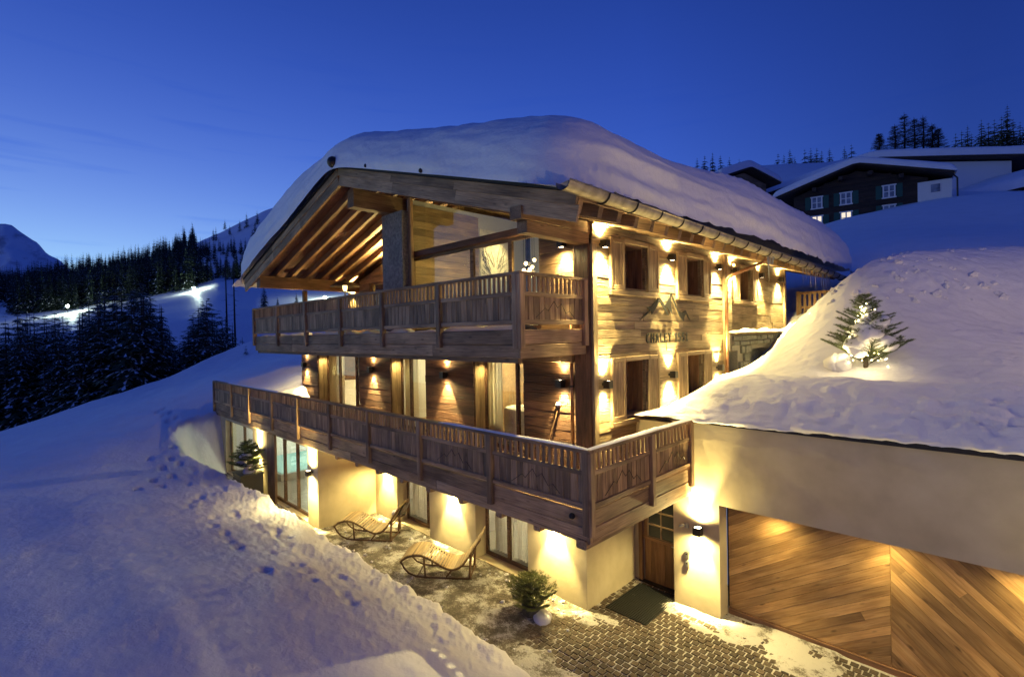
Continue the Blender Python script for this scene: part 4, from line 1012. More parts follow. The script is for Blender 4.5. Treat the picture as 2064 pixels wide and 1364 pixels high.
MB().box(-6.51, -6.39, -.28, -.16, .50, .52).box(-6.51, -6.39, -.28, -.16, .66, .69).build('frame', M['metal'], lan)
MB().box(-6.50, -6.40, -.27, -.17, .521, .659).build('pane', M['glass'], lan)

# ================================================================ SNOW LOADS
def edge_pts(n, r, L_):
    """positions 0..L_ packed towards both ends"""
    a = r * (1 - np.cos(np.linspace(0, math.pi / 2, n)))
    return np.concatenate([a, np.linspace(r, L_ - r, 90)[1:-1], (L_ - a)[::-1]])
def round_e(d, r, p=2.3): t_ = np.clip(d / r, 0, 1); return (1 - (1 - t_) ** p) ** (1 / p)
xl, y0, y1 = -15.15, -2.16, 15.9
XR0 = 1.5
U = xl + edge_pts(44, 1.5, XR0 - xl); V = y0 + edge_pts(44, 1.5, y1 - y0)
X, Y = np.meshgrid(U, V, indexing='ij')
dL = X - xl; dR = XR0 - X; dF = Y - y0; dB = y1 - Y
rF = 1.75 - .65 * smooth01((-6 - X) / 3)
q_ = sum(np.clip(1 - d_ / r_, 0, 1) ** 2.4 for d_, r_ in ((dL, 1.5), (dR, 1.2), (dF, rF), (dB, 1.1))) ** (1 / 2.4)
E_ = (1 - np.minimum(q_, 1) ** 2.2) ** (1 / 2.2)
T0 = 1.14 + .10 * fbm(X * .25, Y * .25, 3, 90) + .16 * np.exp(-((X - RX) / 3) ** 2) + .36 * smooth01((X + 5.5) / 5.5) + .42 * smooth01((Y - 2) / 5) * smooth01((X + 3) / 3.5) + .62 * smooth01((-7.2 - X) / 3.2)
base = RZ - SL * np.sqrt((X - RX) ** 2 + .25) + .04
base = np.where(X > 1.15, base + .42 * (X - 1.15), base)           # the lip lifts clear of the gutter
Z = base + T0 * E_
hgt = Z - base
# crumbled crust along the upper eave edge, wind ripples over the front, layers in the cut face
crumb = np.exp(-((dR - .62) / .45) ** 2) * (.15 + .85 * smooth01((Y - 2.0) / 2.5))
Z = Z + E_ * (crumb * .15 * np.abs(fbm(X * 5.5, Y * 5.5, 3, 91, .7)) + .03 * fbm(X * 2.2, Y * 2.2, 3, 92))
front = np.exp(-(dF / 1.5) ** 2) * np.clip(E_, 0, 1) * smooth01(dR / .8)
Z = Z + front * (.10 * fbm(X * .9 + Z * 1.1, Z * 3.2 - X * .5, 4, 93, .6) + .05 * np.abs(fbm(X * 2.4 + Z * 2, Z * 5, 3, 99, .6)))
wide = .34 * smooth01((Y - .5) / 4.0)
face = smooth01(1 - dR / 1.0)
X = X + face * (wide * (1 - .35 * smooth01((hgt - .7) / .6)) + .11 * fbm(hgt * 3.6 + .12 * Y, Y * .22, 3, 94, .6) * smooth01(hgt / .12) + .06 * np.abs(fbm(Y * 1.7, hgt * 4, 3, 95)) + .12 * fbm(Y * .30, hgt * .4, 2, 96))
Y = Y + np.where(dF < .8, .06 * fbm(X * .8, hgt * 4, 3, 97), 0)
Z = Z + np.where(dR < .10, -.04 - .07 * smooth01((Y - 3) / 3) + .09 * fbm(Y * 2.4, X * 0, 4, 98, .7), 0)
top = grid_mesh('roof_snow', X, Y, Z, M['snow'])
rs = link('roof_snow', top); tag(rs, kind='stuff', label='thick rounded layer of snow lying on the chalet roof')
b_ = MB()
def zb(x): return zt(x) + .015
b_.prism([(RX, RZ + .02), (1.20, zb(1.20)), (1.20, zb(1.20) + .12), (RX, RZ + .3)], 'y', y0 + .55, y1 - .4); b_.prism([(RX - .001, RZ + .3), (xl + .5, zb(xl + .5) + .1), (xl + .5, zb(xl + .5) + .02), (RX - .001, RZ + .02)], 'y', y0 + .3, y1 - .4)
b_.build('snow_base', M['snow'], rs)

# snow drifted over the far end of the lower balcony deck
X, Y = np.meshgrid(np.linspace(-18.55, -12.55, 110), np.linspace(-1.9, 5, 110), indexing='ij')
Z = 2.88 + round_e(Y + 1.9, 1.2, 2) * (.75 + .45 * smooth01((Y + 1.0) / 2.2) + .30 * np.exp(-((X + 18.2) / .8) ** 2) + .1 * fbm(X * .9, Y * .9, 3, 70)) * round_e(X + 18.6, .5) * (1 - smooth01((X + 13.95) / 1.4))
tag(link('balcony_snow', grid_mesh('balcony_snow', X, Y, Z, M['snow'])), kind='stuff', label='snow drifted over the far end of the lower balcony')
# patches of snow lying on both balcony decks
for nm, xa, xb, ya, yb, zz, lb in (('deck_snow', -12.6, 1.45, -1.88, -.1, 2.866, 'patches of snow on the lower balcony deck'), ('deck_snow', -12.85, .08, -1.93, -.9, 5.766, 'thin snow on the upper balcony deck')):
    X, Y = np.meshgrid(np.linspace(xa, xb, 220), np.linspace(ya, yb, 40), indexing='ij')
    Z = zz - .03 + np.maximum(0, .10 + .20 * fbm(X * 1.6, Y * 1.6, 4, 71) - .07 * (Y - ya)) * round_e(Y - ya, .1) * round_e(yb - Y, .3)
    tag(link(nm, grid_mesh(nm, X, Y, Z, M['snow'])), kind='stuff', label=lb)
# strips of snow on handrails and on the stone ledge
def snow_strip(p0, p1, wd, hh, seed):
    p0 = Vector(p0); p1 = Vector(p1); d = p1 - p0; n = max(6, int(d.length / .12)); s_ = Vector((-d.y, d.x, 0)).normalized()
    vs = []; fs = []; random.seed(seed)
    for i in range(n + 1):
        p_ = p0 + d * i / n; e = min(1, i * .6, (n - i) * .6); h_ = hh * (.6 + .7 * (noise.noise(p_ * 1.7) + .5)) * e + .002; w_ = wd * (.85 + .2 * noise.noise(p_ * 2.3 + Vector((5, 0, 0))))
        for a_ in range(6):
            t_ = math.pi * a_ / 5; vs.append(p_ + s_ * (w_ / 2 * math.cos(t_)) + Vector((0, 0, h_ * math.sin(t_))))
    for i in range(n):
        for a_ in range(5): fs.append((i * 6 + a_, i * 6 + a_ + 1, i * 6 + a_ + 7, i * 6 + a_ + 6))
    mb = MB(); mb.add(vs, fs); return mb
for a, b, w_, h_, lb in (((-2.2, -2.0, 3.917), (1.58, -2.0, 3.917), .12, .03, 'snow lying on the lower handrail near the corner'), ((1.57, -2.02, 3.918), (1.57, 1.45, 3.918), .13, .035, 'snow lying on the handrail that runs back to the garage'),
                         ((-16.5, -2.0, 3.917), (-11.0, -2.0, 3.917), .12, .035, 'thin snow on the far end of the lower handrail'), ((.42, 6.62, 5.642), (.42, 12.1, 5.642), .34, .10, 'snow lying on the ledge above the stone wall')):
    o = snow_strip(a, b, w_, h_, 1).build('rail_snow', M['snow'], None, smooth=True); tag(o, kind='stuff', label=lb)
# lumps of shovelled snow along the house foot
random.seed(21)
mb = MB()
def clod(mb, c, r, sq=.6):
    b0 = len(mb.v); mb.ball(c, r, 6, 4, sq)
    mb.v[b0:] = [tuple(q + random.uniform(-.45, .45) * r for q in v) for v in mb.v[b0:]]
for k in range(150):
    x = random.uniform(-9, .4); y = random.choice([random.gauss(-2.3, .12), random.uniform(-.45, -.08), random.uniform(-2.4, -.2)])
    clod(mb, (x, y, .035), random.uniform(.012, .05), .5)
for k in range(60): clod(mb, (random.uniform(-.4, 2.4), random.gauss(-2.2, .25), .03), random.uniform(.012, .045), .5)
tag(mb.build('snow_lumps', M['snow_rough'], None, smooth=True), kind='stuff')
# clods on the crown of the mound
mb = MB()
for k in range(420):
    x = random.gauss(5.6, 2.3); y = random.gauss(7.2, 1.4)
    if x < 2.6: continue
    z = ground_up(x, y)
    if z < 6.3: continue
    r_ = random.uniform(.03, .13) * random.uniform(.5, 1)
    a = random.random() * 6; b0 = len(mb.v); mb.ball((x, y, z), r_, 6, 4, .75)
    mb.v[b0:] = [(vx + random.uniform(-.3, .3) * r_, vy + random.uniform(-.3, .3) * r_, vz + random.uniform(-.3, .3) * r_) for vx, vy, vz in mb.v[b0:]]
tag(mb.build('snow_clods', M['snow_rough'], None, smooth=False), kind='stuff')

# ================================================================ GARAGE
ga = thing('garage', 'plastered garage with a herringbone timber door under a snow-covered flat roof', 'garage', (4.75, 1.5, 0))
wall('wall', 'y', 1.5, 1.86, 1.15, 12, -.2, 3.90, [(2.11, 7.40, -.2, 2.28)], M['plaster'], ga)
MB().box(.26, 1.149, 1.55, 1.84, 2.98, 3.78).build('wall', M['plaster'], ga)
MB().box(.26, 14, 1.862, 9, 2.70, 3.80).build('roof', M['plaster'], ga)
MB().box(1.14, 12.02, 1.44, 1.86, 3.902, 3.945).box(1.14, 12.02, 1.435, 1.455, 3.86, 3.902).build('roof_edge', M['metal'], ga)
MB().box(2.0, 7.5, 2.16, 2.3, -.2, 2.6).build('wall', M['black'], ga)
gd = MB().box(2.12, 7.39, 1.93, 1.96, .12, 2.30).build('garage_door', M['garage_wood'], ga)
def clip(poly, inside, inter):
    out = []
    for i in range(len(poly)):
        a, b = poly[i - 1], poly[i]; ia, ib = inside(a), inside(b)
        if ib:
            if not ia: out.append(inter(a, b))
            out.append(b)
        elif ia: out.append(inter(a, b))
    return out
def clip_rect(poly, x0, x1, z0, z1):
    for ax, v, sg in ((0, x0, 1), (0, x1, -1), (1, z0, 1), (1, z1, -1)):
        if not poly: break
        poly = clip(poly, lambda p: sg * (p[ax] - v) >= 0, lambda a, b: (lambda t: (a[0] + (b[0] - a[0]) * t, a[1] + (b[1] - a[1]) * t))((v - a[ax]) / (b[ax] - a[ax])))
    return poly
random.seed(17)
for half, (xa, xb, ang) in enumerate(((2.13, 4.745, 32), (4.755, 7.38, -41))):
    ca, sa = math.cos(R(ang)), math.sin(R(ang)); ox, oz = 4.75, 0.0; s = -4.0
    while s < 4.5:
        wd = random.uniform(.125, .165)
        # split each course in two pieces at a random joint
        j = random.uniform(-1.6, 1.6)
        for l0, l1 in ((-5, j), (j, 5)) if random.random() < .3 else ((-5, 5),):
            q = [(ox + ca * l - sa * v, oz + sa * l + ca * v) for l, v in ((l0 + .001, s + .002), (l1 - .001, s + .002), (l1 - .001, s + wd - .002), (l0 + .001, s + wd - .002))]
            q = clip_rect(q, xa, xb, .13, 2.29)
            if len(q) > 2:
                cx_ = sum(p_[0] for p_ in q) / len(q); cz_ = sum(p_[1] for p_ in q) / len(q)
                m4 = Matrix.Translation((cx_, 1.918 + random.uniform(-.003, .003), cz_)) @ Matrix.Rotation(-R(ang), 4, 'Y'); inv = m4.inverted()
                lq = [(inv @ Vector((p_[0], m4.translation.y, p_[1]))) for p_ in q]
                mb = MB().prism([(p_.x, p_.z) for p_ in lq], 'y', -.012, .012)
                o = mb.build('plank', M['garage_wood'], gd, m4)
        s += wd
for x in (3.08, 4.75, 6.42):
    MB().tube([(x, 1.60, 2.279), (x, 1.60, 2.272)], .045, 12).build('downlight', M['led'], ga)
    spot('lamp_light', (x, 1.58, 2.25), (0, .04, -1), 90, ga, 165, 1.0, rad=.12)
board('door_sill', (2.12, 1.90, .065), (7.39, 1.90, .065), .11, .06, M['reveal'], ga)
for x in (1.44, ): 
    for z_, s_, nm in ((1.12, .12, 'intercom'), (.93, .11, 'intercom')):
        q = thing('intercom', ('metal intercom panel beside the entrance door', 'lower metal key panel under the intercom')[z_ < 1], 'intercom', (x, 1.5, z_), 0)
        MB().box(x - .04, x + .04, 1.470, 1.499, z_ - s_ / 2, z_ + s_ / 2).build('panel', M['steel'], q)
        MB().tube([(x, 1.469, z_ + .015), (x, 1.462, z_ + .015)], .018, 10).build('button', M['metal'], q)
q = thing('door_camera', 'small camera bracket beside the bright garage lamp', 'camera', (1.44, 1.5, 1.72))
MB().box(1.40, 1.48, 1.47, 1.499, 1.68, 1.77).build('bracket', M['steel'], q)
MB().tube([(1.44, 1.47, 1.74), (1.40, 1.40, 1.75), (1.36, 1.34, 1.73)], [.02, .03, .03], 8).build('camera_body', M['steel'], q, smooth=True)
wall_lamp((1.735, 1.5, 1.72), (0, -1, 0), 'bright steel lamp on the pier between entrance door and garage', (95, 95), .15, 58, 10, .26)
wall_lamp((7.78, 1.5, 1.72), (0, -1, 0), 'added unseen twin lamp on the far pier of the garage door', (95, 95), .15, 60, 11, .3)  # added beyond the frame to throw light on the garage door
# terrace lamps on the upper back wall
wall_lamp((-13.45, 2.0, 7.42), (0, -1, 0), 'lamp on the terrace back wall beside the patio heater', (150, 60), .13, 120)
wall_lamp((-9.6, 2.0, 7.7), (0, -1, 0), 'lamp on the terrace back wall right of its door', (300, 80), .13, 130)

sl_ = thing('fill_lamp', 'added warm fill lamp beside the drive on the right, out of view', 'fill lamp', (9.6, -6.4, 0))  # lamp added out of view to warm the railing fronts and facade
MB().tube([(9.6, -6.4, -.2), (9.6, -6.4, 4.1)], .06, 8).build('pole', M['metal'], sl_)
MB().lathe([(.02, .24), (.14, .20), (.28, .06), (.26, .05)], (9.6, -6.4, 4.18), 16).build('shade', M['metal'], sl_)
MB().ball((9.6, -6.4, 4.16), .08, 10, 8).build('bulb', M['bulb'], sl_)
point('lamp_light', (9.55, -6.3, 4.06), 400, sl_, col=(1, .70, .32), rad=.12)

s2 = thing('fill_lamp', 'added warm fill lamp on the snow slope beyond the right edge', 'fill lamp', (12.6, 4.2, 4.8))  # second unseen lamp, added to warm the mound and the eave snow
MB().tube([(12.6, 4.2, 4.4), (12.6, 4.2, 7.5)], .05, 8).build('pole', M['metal'], s2)
MB().lathe([(.02, .2), (.14, .16), (.26, .04), (.24, .03)], (12.6, 4.2, 7.5), 16).build('shade', M['metal'], s2)
MB().ball((12.6, 4.2, 7.49), .08, 10, 8).build('bulb', M['bulb'], s2)
point('lamp_light', (12.55, 4.2, 7.40), 1100, s2, col=(1, .72, .34), rad=.12)

# ================================================================ ROOMS
point('room_light', (-3.4, 2.6, 7.9), 100, ch, rad=.25); point('room_light', (-4.9, 1.2, 7.8), 70, ch, rad=.2)
spot('picture_light', (-5.0, 3.4, 8.9), (-1.0, .03, -.55), 240, ch, 60, .7)
point('room_light', (-11.2, 3.2, 6.9), 120.0, ch, rad=.2)
for x, e_ in ((-11.0, 420), (-6.4, 380), (-2.6, 420)): point('room_light', (x, 2.3, 4.9), e_, ch, col=(1, .80, .36), rad=.25)
for x, e_ in ((-2.5, 330), (-6.2, 330)): point('room_light', (x, 2.4, 2.1), e_, ch, col=(1, .84, .5), rad=.25)
point('room_light', (-11.0, 1.0, 2.2), 320, ch, col=(1, .82, .55), rad=.25); point('room_light', (-15.5, 1.2, 2.2), 260, ch, col=(.9, 1, .7), rad=.25)
def curtain(x0, x1, y, z0, z1, label, folds=9, mat='curtain', grp=None):
    n = 60; mb = MB(); vs = []
    for k in range(n + 1):
        t_ = k / n; x = x0 + (x1 - x0) * t_; yy = y + .045 * math.sin(t_ * folds * 2 * math.pi) + .012 * math.sin(t_ * 37)
        vs += [(x, yy, z0), (x, yy + .01 * math.sin(t_ * 50), z1)]
    mb.add(vs, [(2 * k, 2 * k + 2, 2 * k + 3, 2 * k + 1) for k in range(n)])
    a = thing('curtain', label, 'curtain', ((x0 + x1) / 2, y, z0), 0, grp); mb.build('curtain_cloth', M[mat], a, smooth=True)
cg = 'curtains behind the chalet windows'
curtain(-3.40, -2.70, .62, .1, 2.4, 'white curtain in the left half of the window behind the nearer lounger', 7, 'cloth_thin', cg)
curtain(-2.58, -1.6, .62, .1, 2.4, 'white curtain in the right half of the window behind the nearer lounger', 9, 'cloth_thin', cg)
curtain(-7.2, -6.2, .62, .1, 2.4, 'white curtain at the window behind the farther lounger', 9, 'cloth_thin', cg)
curtain(-12.9, -11.6, .62, 2.9, 5.2, 'pale curtain at the left of the first bedroom window', 8, 'curtain_thin', cg)
curtain(-7.5, -6.75, .62, 2.9, 5.2, 'beige curtain at the left of the second bedroom window', 6, 'curtain_thin', cg)
curtain(-3.7, -3.02, .62, 2.9, 5.2, 'beige curtain at the left of the third bedroom window', 5, 'curtain_thin', cg)
# bed in the third bedroom
bd = thing('bed', 'bed with white covers seen through the third bedroom window', 'bed', (-2.3, 3.0, 2.88))
MB().box(-3.5, -1.1, 2.0, 4.3, 2.9, 3.25).build('base', M['dark_cloth'], bd)
mb = MB().box(-3.45, -1.15, 1.98, 4.2, 3.25, 3.52); mb.build('mattress', M['cloth'], bd)
for x in (-2.9, -1.8): MB().ball((x, 3.8, 3.62), .30, 12, 8, .4).build('pillow', M['cloth'], bd, smooth=True)
MB().box(-3.6, -1.0, 4.35, 4.5, 2.9, 4.0).build('headboard', M['cloth'], bd)
ac = thing('armchair', 'round white armchair inside the third bedroom window', 'armchair', (-3.1, 1.35, 2.88))
MB().lathe([(.0, 0), (.44, 0), (.46, .1), (.46, .78), (.40, .86), (.33, .80), (.32, .45), (.0, .45)], (-3.15, 1.4, 2.9), 20).build('shell', M['cloth'], ac, smooth=True)
pt = thing('potted_plant', 'leafy potted plant inside the first bedroom window', 'plant', (-9.9, 1.1, 2.88))
MB().lathe([(.0, 0), (.16, 0), (.2, .35), (.18, .35), (.0, .3)], (-9.95, 1.1, 2.88), 14).build('pot', M['white'], pt)
random.seed(8); mb = MB()
for k in range(60):
    a_ = random.random() * 6.28; e = random.uniform(.15, .4); c_ = Vector((-9.95, 1.1, 3.2)); d_ = Vector((math.cos(a_) * e, math.sin(a_) * e, random.uniform(.3, .85))); s_ = Vector((-math.sin(a_), math.cos(a_), 0)) * .05
    mb.add([c_ + d_ * .6, c_ + d_ * .8 + s_, c_ + d_ * 1.1, c_ + d_ * .8 - s_], [(0, 1, 2, 3)])
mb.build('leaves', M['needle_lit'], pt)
fl = thing('floor_lamp', 'white shaded lamp inside the second bedroom window', 'lamp', (-6.0, 1.8, 2.88))
MB().tube([(-6.0, 1.8, 2.88), (-6.0, 1.8, 3.5)], .02, 8).build('stem', M['metal'], fl)
MB().lathe([(.17, 0), (.12, .28)], (-6.0, 1.8, 3.5), 16).build('lamp_shade', emit('shade_glow', (1, .85, .6), 2.2), fl, smooth=True)
tv = thing('wall_picture', 'dark framed picture on the second bedroom wall', 'picture', (-6.9, 4.5, 4.0))
MB().box(-7.6, -6.7, 4.48, 4.53, 3.7, 4.5).build('frame', M['black'], tv)
# dining room: picture, pendant lamps, chairs
pi = thing('painting', 'large pale painting of thin branches lit inside the upper glazing', 'painting', (-6.2, 3.4, 8.3))
MB().box(-6.219, -6.18, 2.75, 4.05, 7.55, 9.2).build('canvas', M['canvas'], pi)
mb = MB(); random.seed(4)
for k in range(46):
    y_ = random.uniform(2.85, 3.95); z_ = random.uniform(7.6, 8.2) ; p_ = Vector((-6.175, y_, z_)); pts = [p_]
    d_ = Vector((0, (y_ - 3.4) * .4 + random.uniform(-.06, .06), random.uniform(.08, .16)))
    for q in range(random.randint(4, 9)):
        p_ = p_ + d_; d_ = d_ + Vector((0, random.uniform(-.03, .03), 0))
        if not (2.8 < p_.y < 4.0 and p_.z < 9.1): break
        pts.append(p_)
    if len(pts) > 1: mb.tube(pts, .006, 4, False)
mb.build('branch_strokes', M['metal'], pi)
pe = thing('pendant_lamp', 'cluster of glowing glass globes hanging over the dining table', 'pendant lamp', (-1.9, .9, 7.2))
for px_, py_, D_ in ((1060, 531, 11.3), (1077, 524, 11.5), (1056, 545, 11.2), (1068, 543, 11.4), (1073, 538, 11.8), (1064, 549, 11.0)):
    c_ = at(px_, py_, D_)
    g_ = MB().ball(c_, .045, 12, 8).build('globe', M['bulb'], pe, smooth=True)
    MB().tube([c_ + Vector((0, 0, .05)), Vector((c_.x, c_.y, 8.0))], .004, 4).build('cord', M['metal'], pe)
point('lamp_light', at(1067, 552, 11.3), 60, pe, rad=.15)
tb_ = thing('dining_table', 'wooden dining table behind the upper balcony glazing', 'table', (-2.9, 1.9, 5.78))
MB().box(-4.2, -1.5, 1.5, 2.4, 6.48, 6.54).build('table_top', M['furn'], tb_)
for x in (-4.1, -1.6):
    for y in (1.6, 2.3): board('leg', (x, y, 5.78), (x, y, 6.48), .08, .08, M['furn'], tb_, up=(1, 0, 0))
for k in range(3):
    x = -3.9 + k * .85
    c_ = thing('dining_chair', ('pale dining chair nearest the stone pillar behind the glazing', 'middle pale dining chair behind the upper glazing', 'pale dining chair nearest the pendant lamp cluster')[k], 'chair', (x, 1.15, 5.78), 0, 'dining chairs behind the upper glazing')
    MB().box(x - .24, x + .24, .9, 1.4, 6.18, 6.27).build('seat', M['curtain'], c_)
    MB().box(x - .24, x + .24, .84, .90, 6.2, 6.75).build('backrest', M['cloth'], c_)
    for a_ in (-.2, .2):
        for b__ in (.92, 1.36): board('leg', (x + a_, b__, 5.78), (x + a_, b__, 6.18), .04, .04, M['furn'], c_, up=(1, 0, 0))
# pool room
po = thing('indoor_pool', 'turquoise lit pool behind the big plaster-framed window', 'pool', (-16, .7, .1))
MB().box(-18.0, -14.0, -.9, 2.4, .10, .36).build('pool_edge', M['tile'], po)
MB().box(-17.9, -14.15, -.8, 2.3, .36, .38).build('pool_water', M['water'], po)
MB().box(-18.08, -18.05, -.6, 2.2, .6, 1.5).build('pool_screen', M['water'], po)
for k, x in enumerate((-9.6, -10.6)):
    c_ = thing('wicker_chair', ('dark chair inside the pool room near the plaster pier', 'dark chair inside the pool room window further left')[k], 'chair', (x, -.4, .02))
    MB().box(x - .28, x + .28, -.65, -.1, .40, .47).build('seat', M['dark_cloth'], c_)
    MB().box(x - .28, x + .28, -.12, -.06, .45, .95).build('backrest', M['dark_cloth'], c_)
    for a_ in (-.24, .24):
        for b__ in (-.6, -.1): board('leg', (x + a_, b__, .02), (x + a_, b__, .40), .04, .04, M['furn'], c_, up=(1, 0, 0))

# ================================================================ PLANTS
def twig(mb, p, d, l, nl, dens, up=Vector((0, 0, 1))):
    """a twig with needles round it"""
    d = d.normalized(); a = d.orthogonal().normalized(); b = d.cross(a)
    mb.cur = 1; mb.tube([p, p + d * l], [.006, .002], 4, False); mb.cur = 0
    for k in range(dens):
        t_ = k / dens; an = k * 2.4; r_ = (a * math.cos(an) + b * math.sin(an)); q = p + d * (l * t_)
        s_ = d.cross(r_) * .0034
        tip = q + (r_ * .85 + d * .8) * nl
        mb.add([q - s_, q + s_, tip], [(0, 1, 2)])
def conifer(h, rad, nb, seed, bottom=.12, nl=.03, dens=26, lift=.35):
    random.seed(seed); fol = MB()
    for k in range(nb):
        t_ = (k + random.random()) / nb; z = h * (bottom + (1 - bottom) * t_ ** .9 * .96); a = k * 2.399 + random.uniform(-.3, .3)
        l = rad * (1 - t_) ** .75 * random.uniform(.75, 1.2) + .06
        d = Vector((math.cos(a), math.sin(a), lift + random.uniform(-.15, .25))).normalized()
        p = Vector((0, 0, z)); n = max(2, int(l / .09)); 
        twig(fol, p, d, l, nl, int(dens * l / .25) + 8)
        for i in range(1, n + 1):
            q = p + d * l * (i / (n + .6)); sl = l * .45 * (1 - i / (n + 1.5)) + .04
            for sg in (-1, 1):
                sd_ = (d + d.cross(Vector((0, 0, 1))).normalized() * sg * random.uniform(.7, 1.1) + Vector((0, 0, random.uniform(-.15, .2))))
                twig(fol, q, sd_, sl, nl, int(dens * sl / .25) + 6)
    trunk = MB().tube([(0, 0, 0), (0, 0, h * .6), (0, 0, h)], [.03 * h, .015 * h, .003], 7)
    return fol, trunk
# fairy-lit tree on the snow bank
tp = Vector((4.04, 4.36, ground_up(4.04, 4.36) - .06))
xt = thing('christmas_tree', 'small snowy spruce with warm fairy lights on the snow bank', 'tree', tp)
fol, trk = conifer(1.62, .78, 84, 5, .05, .042, 34, .48)
Wt = WM[xt.name]
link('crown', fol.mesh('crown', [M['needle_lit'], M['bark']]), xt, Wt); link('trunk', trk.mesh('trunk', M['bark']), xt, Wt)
random.seed(9); mb = MB()
def lumpy(mb, c, r, sq=.8):
    b0 = len(mb.v); mb.ball(c, r, 12, 8, sq)
    mb.v[b0:] = [tuple(Vector(v) + Vector(noise.noise_vector(Vector(v) * 4.5)) * r * .45) for v in mb.v[b0:]]
for c_, r_ in (((.08, -.30, .78), .28), ((-.08, -.30, .58), .24), ((.24, -.16, .98), .19), ((-.16, -.12, .86), .14), ((.02, -.08, 1.28), .10), ((-.10, -.30, .40), .16), ((.34, -.05, .55), .2), ((.05, -.10, 1.08), .13)):
    lumpy(mb, c_, r_)
link('snow_load', mb.mesh('snow_load', M['snow'], True), xt, Wt)
FAIRY = MB().ball((0, 0, 0), .011, 6, 4).mesh('fairy_light', M['fairy'])
for k in range(120):
    t_ = k / 120; a = k * .47; r_ = .36 * (1 - t_ * .86) + random.uniform(-.05, .08); x, y, z = r_ * math.cos(a), r_ * math.sin(a), .10 + 1.28 * t_ + random.uniform(-.03, .03)
    link('fairy_light', FAIRY, xt, Wt @ Matrix.Translation((x, y, z)))
for p_, e_ in (((.05, -.42, .16), 4), ((-.22, -.38, .72), 7), ((-.04, -.20, 1.22), 5), ((.28, -.45, .40), 6), ((-.36, -.34, .42), 6)): point('lamp_light', tp + Vector(p_), e_, xt, col=(1, .8, .38), rad=.05)
mb = MB(); lumpy(mb, (-.52, -.05, .12), .22, 1.1); lumpy(mb, (-.40, -.10, .16), .18, 1.2)
link('snow_load', mb.mesh('snow_load', M['snow'], True), xt, Wt)
# potted spruce by the corner
pb = thing('potted_spruce', 'bushy potted spruce standing by the plaster corner pier', 'plant', (-.75, -.88, .02))
fol, trk = conifer(.80, .62, 66, 15, .08, .036, 56, .70)
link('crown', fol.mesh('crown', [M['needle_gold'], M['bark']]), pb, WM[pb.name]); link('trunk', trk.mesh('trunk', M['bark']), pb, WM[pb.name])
link('pot', MB().lathe([(0, 0), (.17, 0), (.20, .24), (.18, .24), (.16, .2), (0, .2)], n=18).mesh('pot', M['planter']), pb, WM[pb.name])
mb = MB(); lumpy(mb, (.28, .02, .04), .2, .35); lumpy(mb, (.05, .1, .24), .13, .5)
link('snow_load', mb.mesh('snow_load', M['snow'], True), pb, WM[pb.name])
# planter with snowy spruce by the pool room
pl = thing('planter', 'square dark planter by the pool room windows', 'planter', (-12.95, -2.42, .0))
mb = MB().box(-13.35, -12.5, -2.75, -2.05, 0, .98); mb.build('box', M['planter'], pl)
for k in range(9): board('panel_slat', (-13.36, -2.74, .08 + k * .105), (-13.36, -2.06, .08 + k * .105), .085, .03, M['steel'], pl)
for k in range(9): board('panel_slat', (-13.34, -2.765, .08 + k * .105), (-12.51, -2.765, .08 + k * .105), .085, .03, M['planter'], pl)
MB().box(-13.4, -12.45, -2.79, -2.03, .96, 1.02).build('rim', M['planter'], pl)
ps = thing('planted_spruce', 'snow-laden young spruce growing in the square planter', 'plant', (-12.93, -2.4, 1.0))
fol, trk = conifer(1.15, .72, 70, 25, .05, .05, 40, .30)
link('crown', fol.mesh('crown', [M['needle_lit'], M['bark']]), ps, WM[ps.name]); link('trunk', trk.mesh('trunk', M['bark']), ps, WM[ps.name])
mb = MB()
for c_, r_ in (((.1, -.1, .62), .2), ((-.1, -.2, .35), .15), ((.3, -.1, .3), .14), ((.05, 0, .02), .25)): lumpy(mb, c_, r_, .55)
link('snow_load', mb.mesh('snow_load', M['snow'], True), ps, WM[ps.name])

# ---- forest spruces
def spruce(h, rad, seed, wh=24, per=7, snow=.5, low=.06, big=True):
    """crown of drooping sprays with a little snow, and the trunk"""
    random.seed(seed); fo = MB(); up = Vector((0, 0, 1))
    for i in range(wh):
        t_ = (i + random.random() * .6) / wh; z = h * (low + (1 - low) * t_); l0 = rad * (1 - t_) ** .85 + .12
        for k in range(per if t_ < .8 else per - 2):
            a = k * 6.283 / per + i * 1.3 + random.uniform(-.35, .35); l = l0 * random.uniform(.6, 1.15)
            o = Vector((math.cos(a), math.sin(a), 0)); s = Vector((-math.sin(a), math.cos(a), 0)); dr = random.uniform(.12, .42) + .25 * (1 - t_)
            P = [Vector((0, 0, z)), Vector((0, 0, z)) + o * l * .5 - up * l * dr * .25, Vector((0, 0, z)) + o * l - up * l * dr]
            n = 4 if big else 2
            for j in range(n):
                q = j / n; b = P[0].lerp(P[1], q * 2) if q < .5 else P[1].lerp(P[2], q * 2 - 1)
                c = P[0].lerp(P[1], min(1, (q + 1 / n) * 2)) if q + 1 / n <= .5 else P[1].lerp(P[2], (q + 1 / n) * 2 - 1)
                w_ = l * (.46 - .28 * q) * random.uniform(.7, 1.2)
                for sg in (-1, 1):
                    tip = (b + c) / 2 + s * sg * w_ + o * w_ * .7 - up * w_ * random.uniform(.25, .8)
                    fo.cur = 0; fo.add([b, c, tip], [(0, 1, 2)])
                    if random.random() < snow:
                        fo.cur = 1; e = up * .03 * h / 18
                        fo.add([b + e, c + e, (b + c) / 2 * .62 + tip * .38 + e * 1.2], [(0, 1, 2)])
    fo.cur = 0
    tr = MB().tube([(0, 0, -1.5), (0, 0, h * .5), (0, 0, h)], [.016 * h, .010 * h, .01], 6)
    return fo, tr
SPR = []
